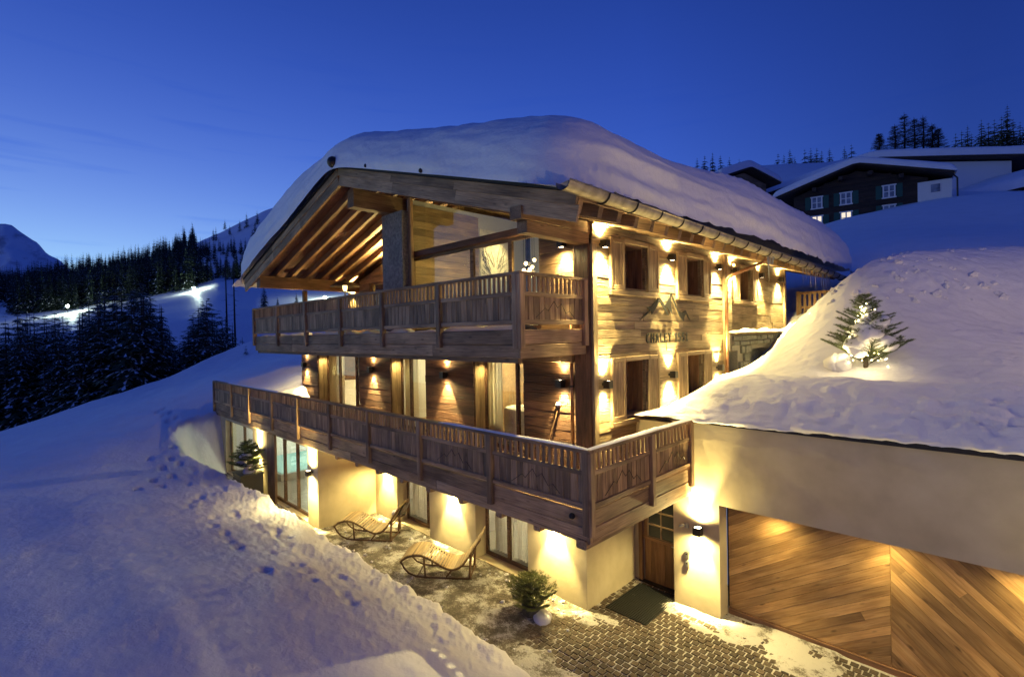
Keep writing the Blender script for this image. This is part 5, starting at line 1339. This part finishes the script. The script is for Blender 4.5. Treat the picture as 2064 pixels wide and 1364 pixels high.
for k in range(6):
    fo, tr = spruce(18, (3.9, 4.4, 3.4, 4.2, 3.7, 4.8)[k], 100 + k, (26, 24, 28, 25, 30, 22)[k], 8, .42)
    SPR.append((fo.mesh('crown', [M['needle'], M['tree_snow']]), tr.mesh('trunk', M['bark'])))
FARM = []
for k in range(4):
    fo, tr = spruce(16, (3.0, 3.4, 2.6, 3.2)[k], 200 + k, 15, 6, .22, .03, False)
    fo.cur = 0; fo.add(tr.v, tr.f)
    FARM.append(fo)
FARMESH = [f.mesh('spruce_tree', [M['needle_far'], M['tree_snow']]) for f in FARM]
def tree(loc, h, k, label, group, rz):
    t_ = thing('spruce_tree', label, 'tree', loc, rz, group); s = h / 18
    m4 = WM[t_.name] @ Matrix.Scale(s, 4)
    link('crown', SPR[k][0], t_, m4); link('trunk', SPR[k][1], t_, m4)
    return t_
def mound_z(pxv, D): return hill_z(pxv, D)
random.seed(42)
GF = 'spruces of the wood below the snow field'
# the dark wood below the snow field: rows further and further down the valley
wood_ = []
for k in range(420):
    u = random.uniform(-90, 500); D = random.uniform(44, 92)
    # skyline of the wood, by column
    top = np.interp(u, [-90, 0, 40, 90, 140, 200, 240, 290, 330, 350, 385, 420, 450, 480, 510], [600, 655, 640, 635, 650, 600, 590, 585, 640, 690, 640, 610, 640, 690, 720])
    lowest = np.interp(u, [-90, 0, 250, 430, 500], [880, 850, 770, 705, 690])
    yt = top - 22 + abs(random.gauss(0, 1)) * 55
    if yt > lowest: continue
    p_ = at(u, yt, D); zg = hill_z(u, D) - .5; h = p_.z - zg
    if h > 28: zg = p_.z - 28; h = 28
    if h < 9: continue
    wood_.append((D, u, p_.x, p_.y, zg, h, k % 6, random.random() * 6))
wood_.sort(); mass = MB()
def wood_label(u, D):
    a = 'left end' if u < 90 else 'left half' if u < 210 else 'middle' if u < 320 else 'right end'
    b = 'front edge' if D < 54 else 'second row' if D < 64 else 'deeper rows'
    return f'snow-dusted dark spruce, {b}, {a} of the valley wood'
for i, (D, u, x, y, zg, h, k, rz) in enumerate(wood_):
    if i < 150: tree((x, y, zg), h, k, wood_label(u, D), GF, rz)
    else:
        for me in SPR[k][:1]:
            ca, sa, sc_ = math.cos(rz) * h / 18, math.sin(rz) * h / 18, h / 18; b0 = len(mass.v)
            mass.v += [(x + v.co.x * ca - v.co.y * sa, y + v.co.x * sa + v.co.y * ca, zg + v.co.z * sc_) for v in me.vertices]
            mass.f += [tuple(q + b0 for q in p_.vertices) for p_ in me.polygons]; mass.mi += [p_.material_index for p_ in me.polygons]
me = bpy.data.meshes.new('wood_mass'); me.from_pydata(mass.v, [], mass.f); me.materials.append(M['needle']); me.materials.append(M['tree_snow']); me.polygons.foreach_set('material_index', mass.mi); me.update()
tag(link('forest', me), kind='stuff', label='deeper part of the dark wood below the snow field')
# single trees that can be told apart
for px_, yt, yb, D, k, lb in ((497, 695, 752, 40, 1, 'lone small spruce on the snow slope left of the lower balcony'), (583, 712, 742, 34, 3, 'thin young spruce behind the drifted balcony snow'),
                              (533, 572, 628, 120, 0, 'dark spruce seen through the terrace beside the left post'), (598, 588, 616, 130, 2, 'small spruce seen under the terrace beam'), (560, 598, 622, 150, 4, 'tiny spruce on the bright piste between two larger ones')):
    p_ = at(px_, yb, D); tree((p_.x, p_.y, p_.z - .3), (yb - yt) / FPX * D + .3, k, lb, None, k)
for px_, yt in ((455, 568), (471, 570)):
    D = 70; p_ = at(px_, yt, D); q = thing('bare_tree', ('left one of two tall bare trunks under the roof tip', 'right one of two tall bare trunks under the roof tip')[px_ > 460], 'tree', (p_.x, p_.y, p_.z - 17))
    mb = MB().tube([(p_.x, p_.y, p_.z - 17), (p_.x + .1, p_.y, p_.z - 8), (p_.x, p_.y, p_.z + 3)], [.22, .15, .06], 6); mb.build('trunk', M['bark'], q)
    mb = MB()
    for i in range(22):
        z_ = random.uniform(-12, 1); a = random.random() * 6.28; mb.tube([(p_.x, p_.y, p_.z + z_), (p_.x + math.cos(a) * .7, p_.y + math.sin(a) * .7, p_.z + z_ - .15)], [.03, .006], 4)
    mb.build('branches', M['bark'], q)
# spruces across the valley: those that show largest singly, the rest as one mass
GV = 'spruces on the far side of the valley'
random.seed(77); far = MB(); cand = []
for k in range(1900):
    u = random.uniform(-260, 640); D = random.choice([random.uniform(282, 340), random.uniform(330, 560), random.uniform(420, 575)])
    p0_ = Vector(at(u, 600, D)); z = hill_z(u, D); v = 682 - FPX * ((Vector((p0_.x, p0_.y, z)) - CAM).dot(UP)) / D
    if u > 395 and v < np.interp(u, [395, 440, 480, 520, 640], [505, 500, 505, 500, 470]) and random.random() < .93: continue   # open snow high on the right slope
    if D < 300 and u > 395: continue
    if 280 < D < 345 and u < 20: continue
    cand.append((D, u, p0_.x, p0_.y, z, random.uniform(15, 27) * (1 if u < 400 else .6), random.random() * 6.28, k % 4))
cand.sort()
for i, (D, u, x, y, z, h, a, k) in enumerate(cand):
    if i < 95:
        o = link('spruce_tree', FARMESH[k], None, Matrix.Translation((x, y, z - .6)) @ Matrix.Rotation(a, 4, 'Z') @ Matrix.Scale(h / 16, 4)); tag(o, 'distant dark spruce on the far valley side ' + ('left of the left floodlight' if u < 130 else 'between the two greenish floodlights' if u < 385 else 'right of the crest floodlight'), 'tree', GV)
    else:
        f = FARM[k]; s = h / 16; ca, sa = math.cos(a) * s, math.sin(a) * s; b0 = len(far.v)
        if i % 2 and D > 430: pass
        far.v += [(x + vx * ca - vy * sa, y + vx * sa + vy * ca, z - .6 + vz * s) for vx, vy, vz in f.v]
        far.f += [tuple(q + b0 for q in fc) for fc in f.f]; far.mi += f.mi
me = bpy.data.meshes.new('far_forest'); me.from_pydata(far.v, [], far.f); me.materials.append(M['needle_far']); me.materials.append(M['tree_snow']); me.polygons.foreach_set('material_index', far.mi); me.update()
tag(link('far_forest', me), kind='stuff', label='forest covering the far valley side')

# piste floodlights
def flood(px_, py_, D, mt, col, e_, lb, r_=.7):
    c_ = at(px_, py_, D); zg = hill_z(px_, D); a = thing('piste_lamp', lb, 'floodlight', (c_.x, c_.y, min(zg, c_.z - 4)), 0, 'floodlights on the piste')
    MB().tube([(c_.x, c_.y, min(zg, c_.z - 4) - .5), (c_.x, c_.y, c_.z)], .12, 6).build('pole', M['metal'], a)
    MB().ball(c_, r_, 10, 8).build('lamp_head', M[mt], a, smooth=True)
    point('lamp_light', c_ + (CAM - c_).normalized() * 1.2, e_, a, col=col, rad=.4)
flood(136, 617, 262, 'flood', (.75, 1, .8), 2200, 'greenish floodlight at the left edge of the piste')
flood(391, 581, 268, 'flood', (.75, 1, .8), 2400, 'greenish floodlight on the crest of the piste')
flood(263, 599, 300, 'flood_warm', (1, .75, .4), 900, 'smaller warm floodlight between the two greenish ones', .35)
flood(655, 600, 240, 'flood', (.75, 1, .8), 6000, 'floodlight on the piste hidden behind the chalet terrace')

# ================================================================ NEIGHBOURS UPHILL
def house(name, label, o, rz, w_, d_, he, rise, ov, wallm, snow_t=.55, wins=(), plinth=5.0, ext=None):
    h = thing(name, label, 'chalet', o, rz); W = WM[h.name]
    def B(nm, mb, m_, par=h, sm=False): return link(nm, mb.mesh(nm, m_, sm), par, W)
    hw = w_ / 2
    B('wall', MB().prism([(-hw, -plinth), (hw, -plinth), (hw, he), (0, he + rise * hw / (hw + ov)), (-hw, he)], 'y', 0, d_), wallm)
    wl = MB()
    sl = rise / (hw + ov)
    for sg in (-1, 1):
        xe = sg * (hw + ov)
        r_ = MB().prism([(0, he + rise), (xe, he - .0), (xe, he - .16), (0, he + rise - .16)], 'y', -1.0, d_ + .8); B('roof', r_, M['brown_wood'])
    # snow: rounded slab
    n = 40; X, Y = np.meshgrid((hw + ov + .15) * np.sin(np.linspace(-math.pi / 2, math.pi / 2, n)), -1.1 + edge_pts(8, .5, d_ + 2.0), indexing='ij')
    E_ = round_e(hw + ov + .15 - np.abs(X), .55) * round_e(Y + 1.1, .45) * round_e(d_ + .9 - Y, .45)
    Z = he + rise - sl * np.sqrt(X ** 2 + .09) + .02 + snow_t * E_ * (1 + .15 * fbm(X * .5, Y * .5, 2, 3))
    link('roof_snow', grid_mesh('roof_snow', X, Y, Z, M['snow_far']), h, W)
    B('roof_snow', MB().prism([(0, he + rise), (hw + ov + .14, he), (hw + ov + .14, he + .1), (0, he + rise + .1)], 'y', -1.09, d_ + .88).prism([(-.001, he + rise + .1), (-hw - ov - .14, he + .1), (-hw - ov - .14, he), (-.001, he + rise)], 'y', -1.09, d_ + .88), M['snow_far'])
    for (u, z, lit, shut) in wins:
        f = MB(); a_, b_ = .42, .55
        for q in ((-a_, -a_ + .1), (a_ - .1, a_), (-.05, .05)): f.box(u + q[0], u + q[1], -.08, -.01, z - b_ + .1, z + b_ - .1)
        f.box(u - a_ - .06, u + a_ + .06, -.10, -.01, z + b_ - .1, z + b_); f.box(u - a_ - .06, u + a_ + .06, -.12, -.01, z - b_, z - b_ + .1)
        f.box(u - a_ + .1, u + a_ - .1, -.07, -.02, z - .03, z + .03)
        fo = B('window', f, M['white'])
        for q in (-.21, .21): B('pane', MB().box(u + q - .16, u + q + .16, -.04, -.02, z - b_ + .1, z + b_ - .1), M['win_lit'] if lit else M['win_dim'], fo)
        if shut:
            for sg in (-1, 1): B('shutter', MB().box(u + sg * .67 - .2, u + sg * .67 + .2, -.06, -.012, z - b_, z + b_), M['green'], fo)
    return h, B
M['win_lit'] = emit('window_glow', (1, .85, .6), .9)
M['win_dim'] = plain('window_pane', (.20, .23, .30), .15, var=.5, scale=3)
o2 = at(1727, 405, 41.6); rz2 = R(10)
ca, sa = math.cos(rz2), math.sin(rz2)
h2, B2 = house('neighbour_chalet', 'dark brown neighbour chalet with white windows and green shutters uphill', (o2.x, o2.y, 12.6), rz2, 9.2, 9, 4.75, 1.9, 1.45, M['brown_wood'], .62,
      wins=((-2.85, 4.0, 0, 1), (-.75, 4.02, 0, 1), (2.15, 4.1, 0, 1), (-2.85, 2.35, 1, 1), (-.75, 2.4, 1, 1), (2.15, 2.5, 0, 1)))
for z_ in np.arange(-.5, 6.6, .42):
    hwz = 4.58 if z_ < 4.6 else (6.2 - z_) / 1.6 * 4.5
    if hwz > .4: link('cladding_board', board_mesh(round(2 * hwz, 1), .405, .03, M['brown_wood']), h2, WM[h2.name] @ Matrix.Translation((0, -.008, z_)) @ Matrix.Rotation(math.pi / 2, 4, 'X'))
B2('wall', MB().box(3.95, 6.0, -.06, 6, -3, 4.45), M['white'])
B2('window', MB().box(4.75, 5.3, -.10, -.06, 3.55, 4.15), M['win_dim'])
for u in (-3.0, -1.1, .9, 2.9): B2('purlin', MB().box(u - .15, u + .15, -.9, 0, 4.72 + (4.6 - abs(u)) * .31 - .35, 4.72 + (4.6 - abs(u)) * .31 - .05), M['brown_wood'])
B2('downpipe', MB().tube([(5.5, -.9, 5.1), (6.3, -.1, 4.4), (6.35, .05, -1)], .06, 6), M['metal'])
# broader house behind it
o3 = at(1765, 372, 48.5); house('hillside_house', 'broad snow-roofed house behind the dark brown chalet', (o3.x, o3.y, 15.0), R(10), 19, 9, 4.9, 2.1, 1.5, M['white'], .8)
o4 = at(1500, 372, 50); house('hillside_chalet', 'small snow-roofed chalet just above the main roof', (o4.x, o4.y, 16.9), R(62), 5.5, 8, 3.6, 1.3, .9, M['shutter'], .8)
o5 = at(2125, 378, 40); house('hillside_hut', 'snow-roofed hut at the right edge of the slope', (o5.x, o5.y, 14.7), R(60), 5, 7, 1.9, 1.5, .8, M['brown_wood'], .8)

# trees on the skyline uphill
GS = 'spruces on the skyline above the neighbours'
random.seed(31)
sky_trees = [(1405, 318), (1420, 312), (1436, 306), (1452, 312), (1470, 316), (1490, 320), (1505, 326), (1568, 308), (1580, 310), (1592, 300), (1602, 315), (1622, 300), (1634, 298), (1646, 297), (1656, 302), (1672, 298), (1702, 294), (1716, 290),
             (1926, 268), (1938, 262), (1950, 252), (1958, 268), (1978, 240), (1992, 246), (2004, 240), (2018, 232), (2030, 210), (2042, 238), (2056, 244), (2072, 236), (2090, 225), (2110, 240), (2130, 228)]
for i, (u, yt) in enumerate(sky_trees):
    D = random.uniform(90, 100); p_ = at(u, yt, D); h_ = random.uniform(9.5, 12) + (4 if u > 1900 else 0); zg = p_.z - h_
    tree((p_.x, p_.y, zg), h_, i % 6, 'black spruce on the skyline ' + ('above the main chalet roof' if u < 1530 else 'left of the neighbour chalet ridge' if u < 1800 else 'at the right edge above the broad roof'), GS, i)
def larch(loc, h, lb, seed):
    random.seed(seed); q = thing('bare_larch', lb, 'tree', loc, 0, 'bare larches above the neighbour chalet')
    W = WM[q.name]; link('trunk', MB().tube([(0, 0, -1), (.1, 0, h * .5), (0, .05, h)], [.16, .1, .02], 6).mesh('trunk', M['twig']), q, W)
    mb = MB()
    for i in range(150):
        t_ = random.random(); z = h * (.10 + .82 * t_); a = random.random() * 6.28; l = (1 - t_) * h * .30 + .35; o = Vector((math.cos(a), math.sin(a), .12))
        p_ = Vector((0, 0, z)); e = p_ + o * l; mb.tube([p_, p_ + o * l * .5 - Vector((0, 0, .06)), e], [.03, .02, .006], 3, False)
        for j in range(9):
            s_ = p_ + (e - p_) * random.uniform(.3, 1); mb.tube([s_, s_ + Vector((random.uniform(-.35, .35), random.uniform(-.35, .35), random.uniform(-.35, .1)))], [.012, .004], 3, False)
    link('branches', mb.mesh('branches', M['twig']), q, W)
for i, (u, yt, lb) in enumerate(((1771, 268, 'smallest bare larch left of the larch clump'), (1803, 250, 'bare larch at the left of the larch clump'), (1822, 226, 'tallest bare larch of the clump'), (1842, 236, 'bare larch in the middle of the clump'), (1860, 232, 'bare larch right of the clump middle'), (1878, 248, 'bare larch at the right end of the clump'), (1890, 256, 'short bare larch beside the spruces'))):
    D = 78; p_ = at(u, yt, D); zg = at(u, 308, D).z; larch((p_.x, p_.y, zg), p_.z - zg, lb, 60 + i)

# wooden fence behind the chalet and the rocky bank below it
fe = thing('wooden_fence', 'weathered wooden fence behind the rear end of the eave wall', 'fence', (1.5, 12.7, 6.2))
fa, fb = Vector((.45, 13.1, 0)), Vector((3.4, 12.6, 0))
for z_ in (7.06, 6.52): board('rail', fa + Vector((0, 0, z_)), fb + Vector((0, 0, z_)), .10, .06, M['grey'], fe)
for k in range(17):
    p_ = fa.lerp(fb, (k + .5) / 17); board('slat', p_ + Vector((0, -.04, 6.3)), p_ + Vector((0, -.04, 7.04)), .10, .03, M['grey'], fe, up=(fb - fa))
for k in range(3):
    p_ = fa.lerp(fb, k / 2); board('post', p_ + Vector((0, .06, 5.4)), p_ + Vector((0, .06, 7.15)), .12, .12, M['grey'], fe, up=(1, 0, 0))
random.seed(13)
for k in range(9):
    x = .75 + k * .14 + random.uniform(-.05, .05); y = 12.5 - random.uniform(0, .5); mb = MB(); lumpy(mb, (x, y, 5.75 + .06 * k + random.uniform(-.1, .25)), random.uniform(.14, .26), .7)
    tag(mb.build('boulder', M['rock'], None), 'grey boulder in the bank at the rear end of the chalet', 'boulder', 'boulders below the fence')
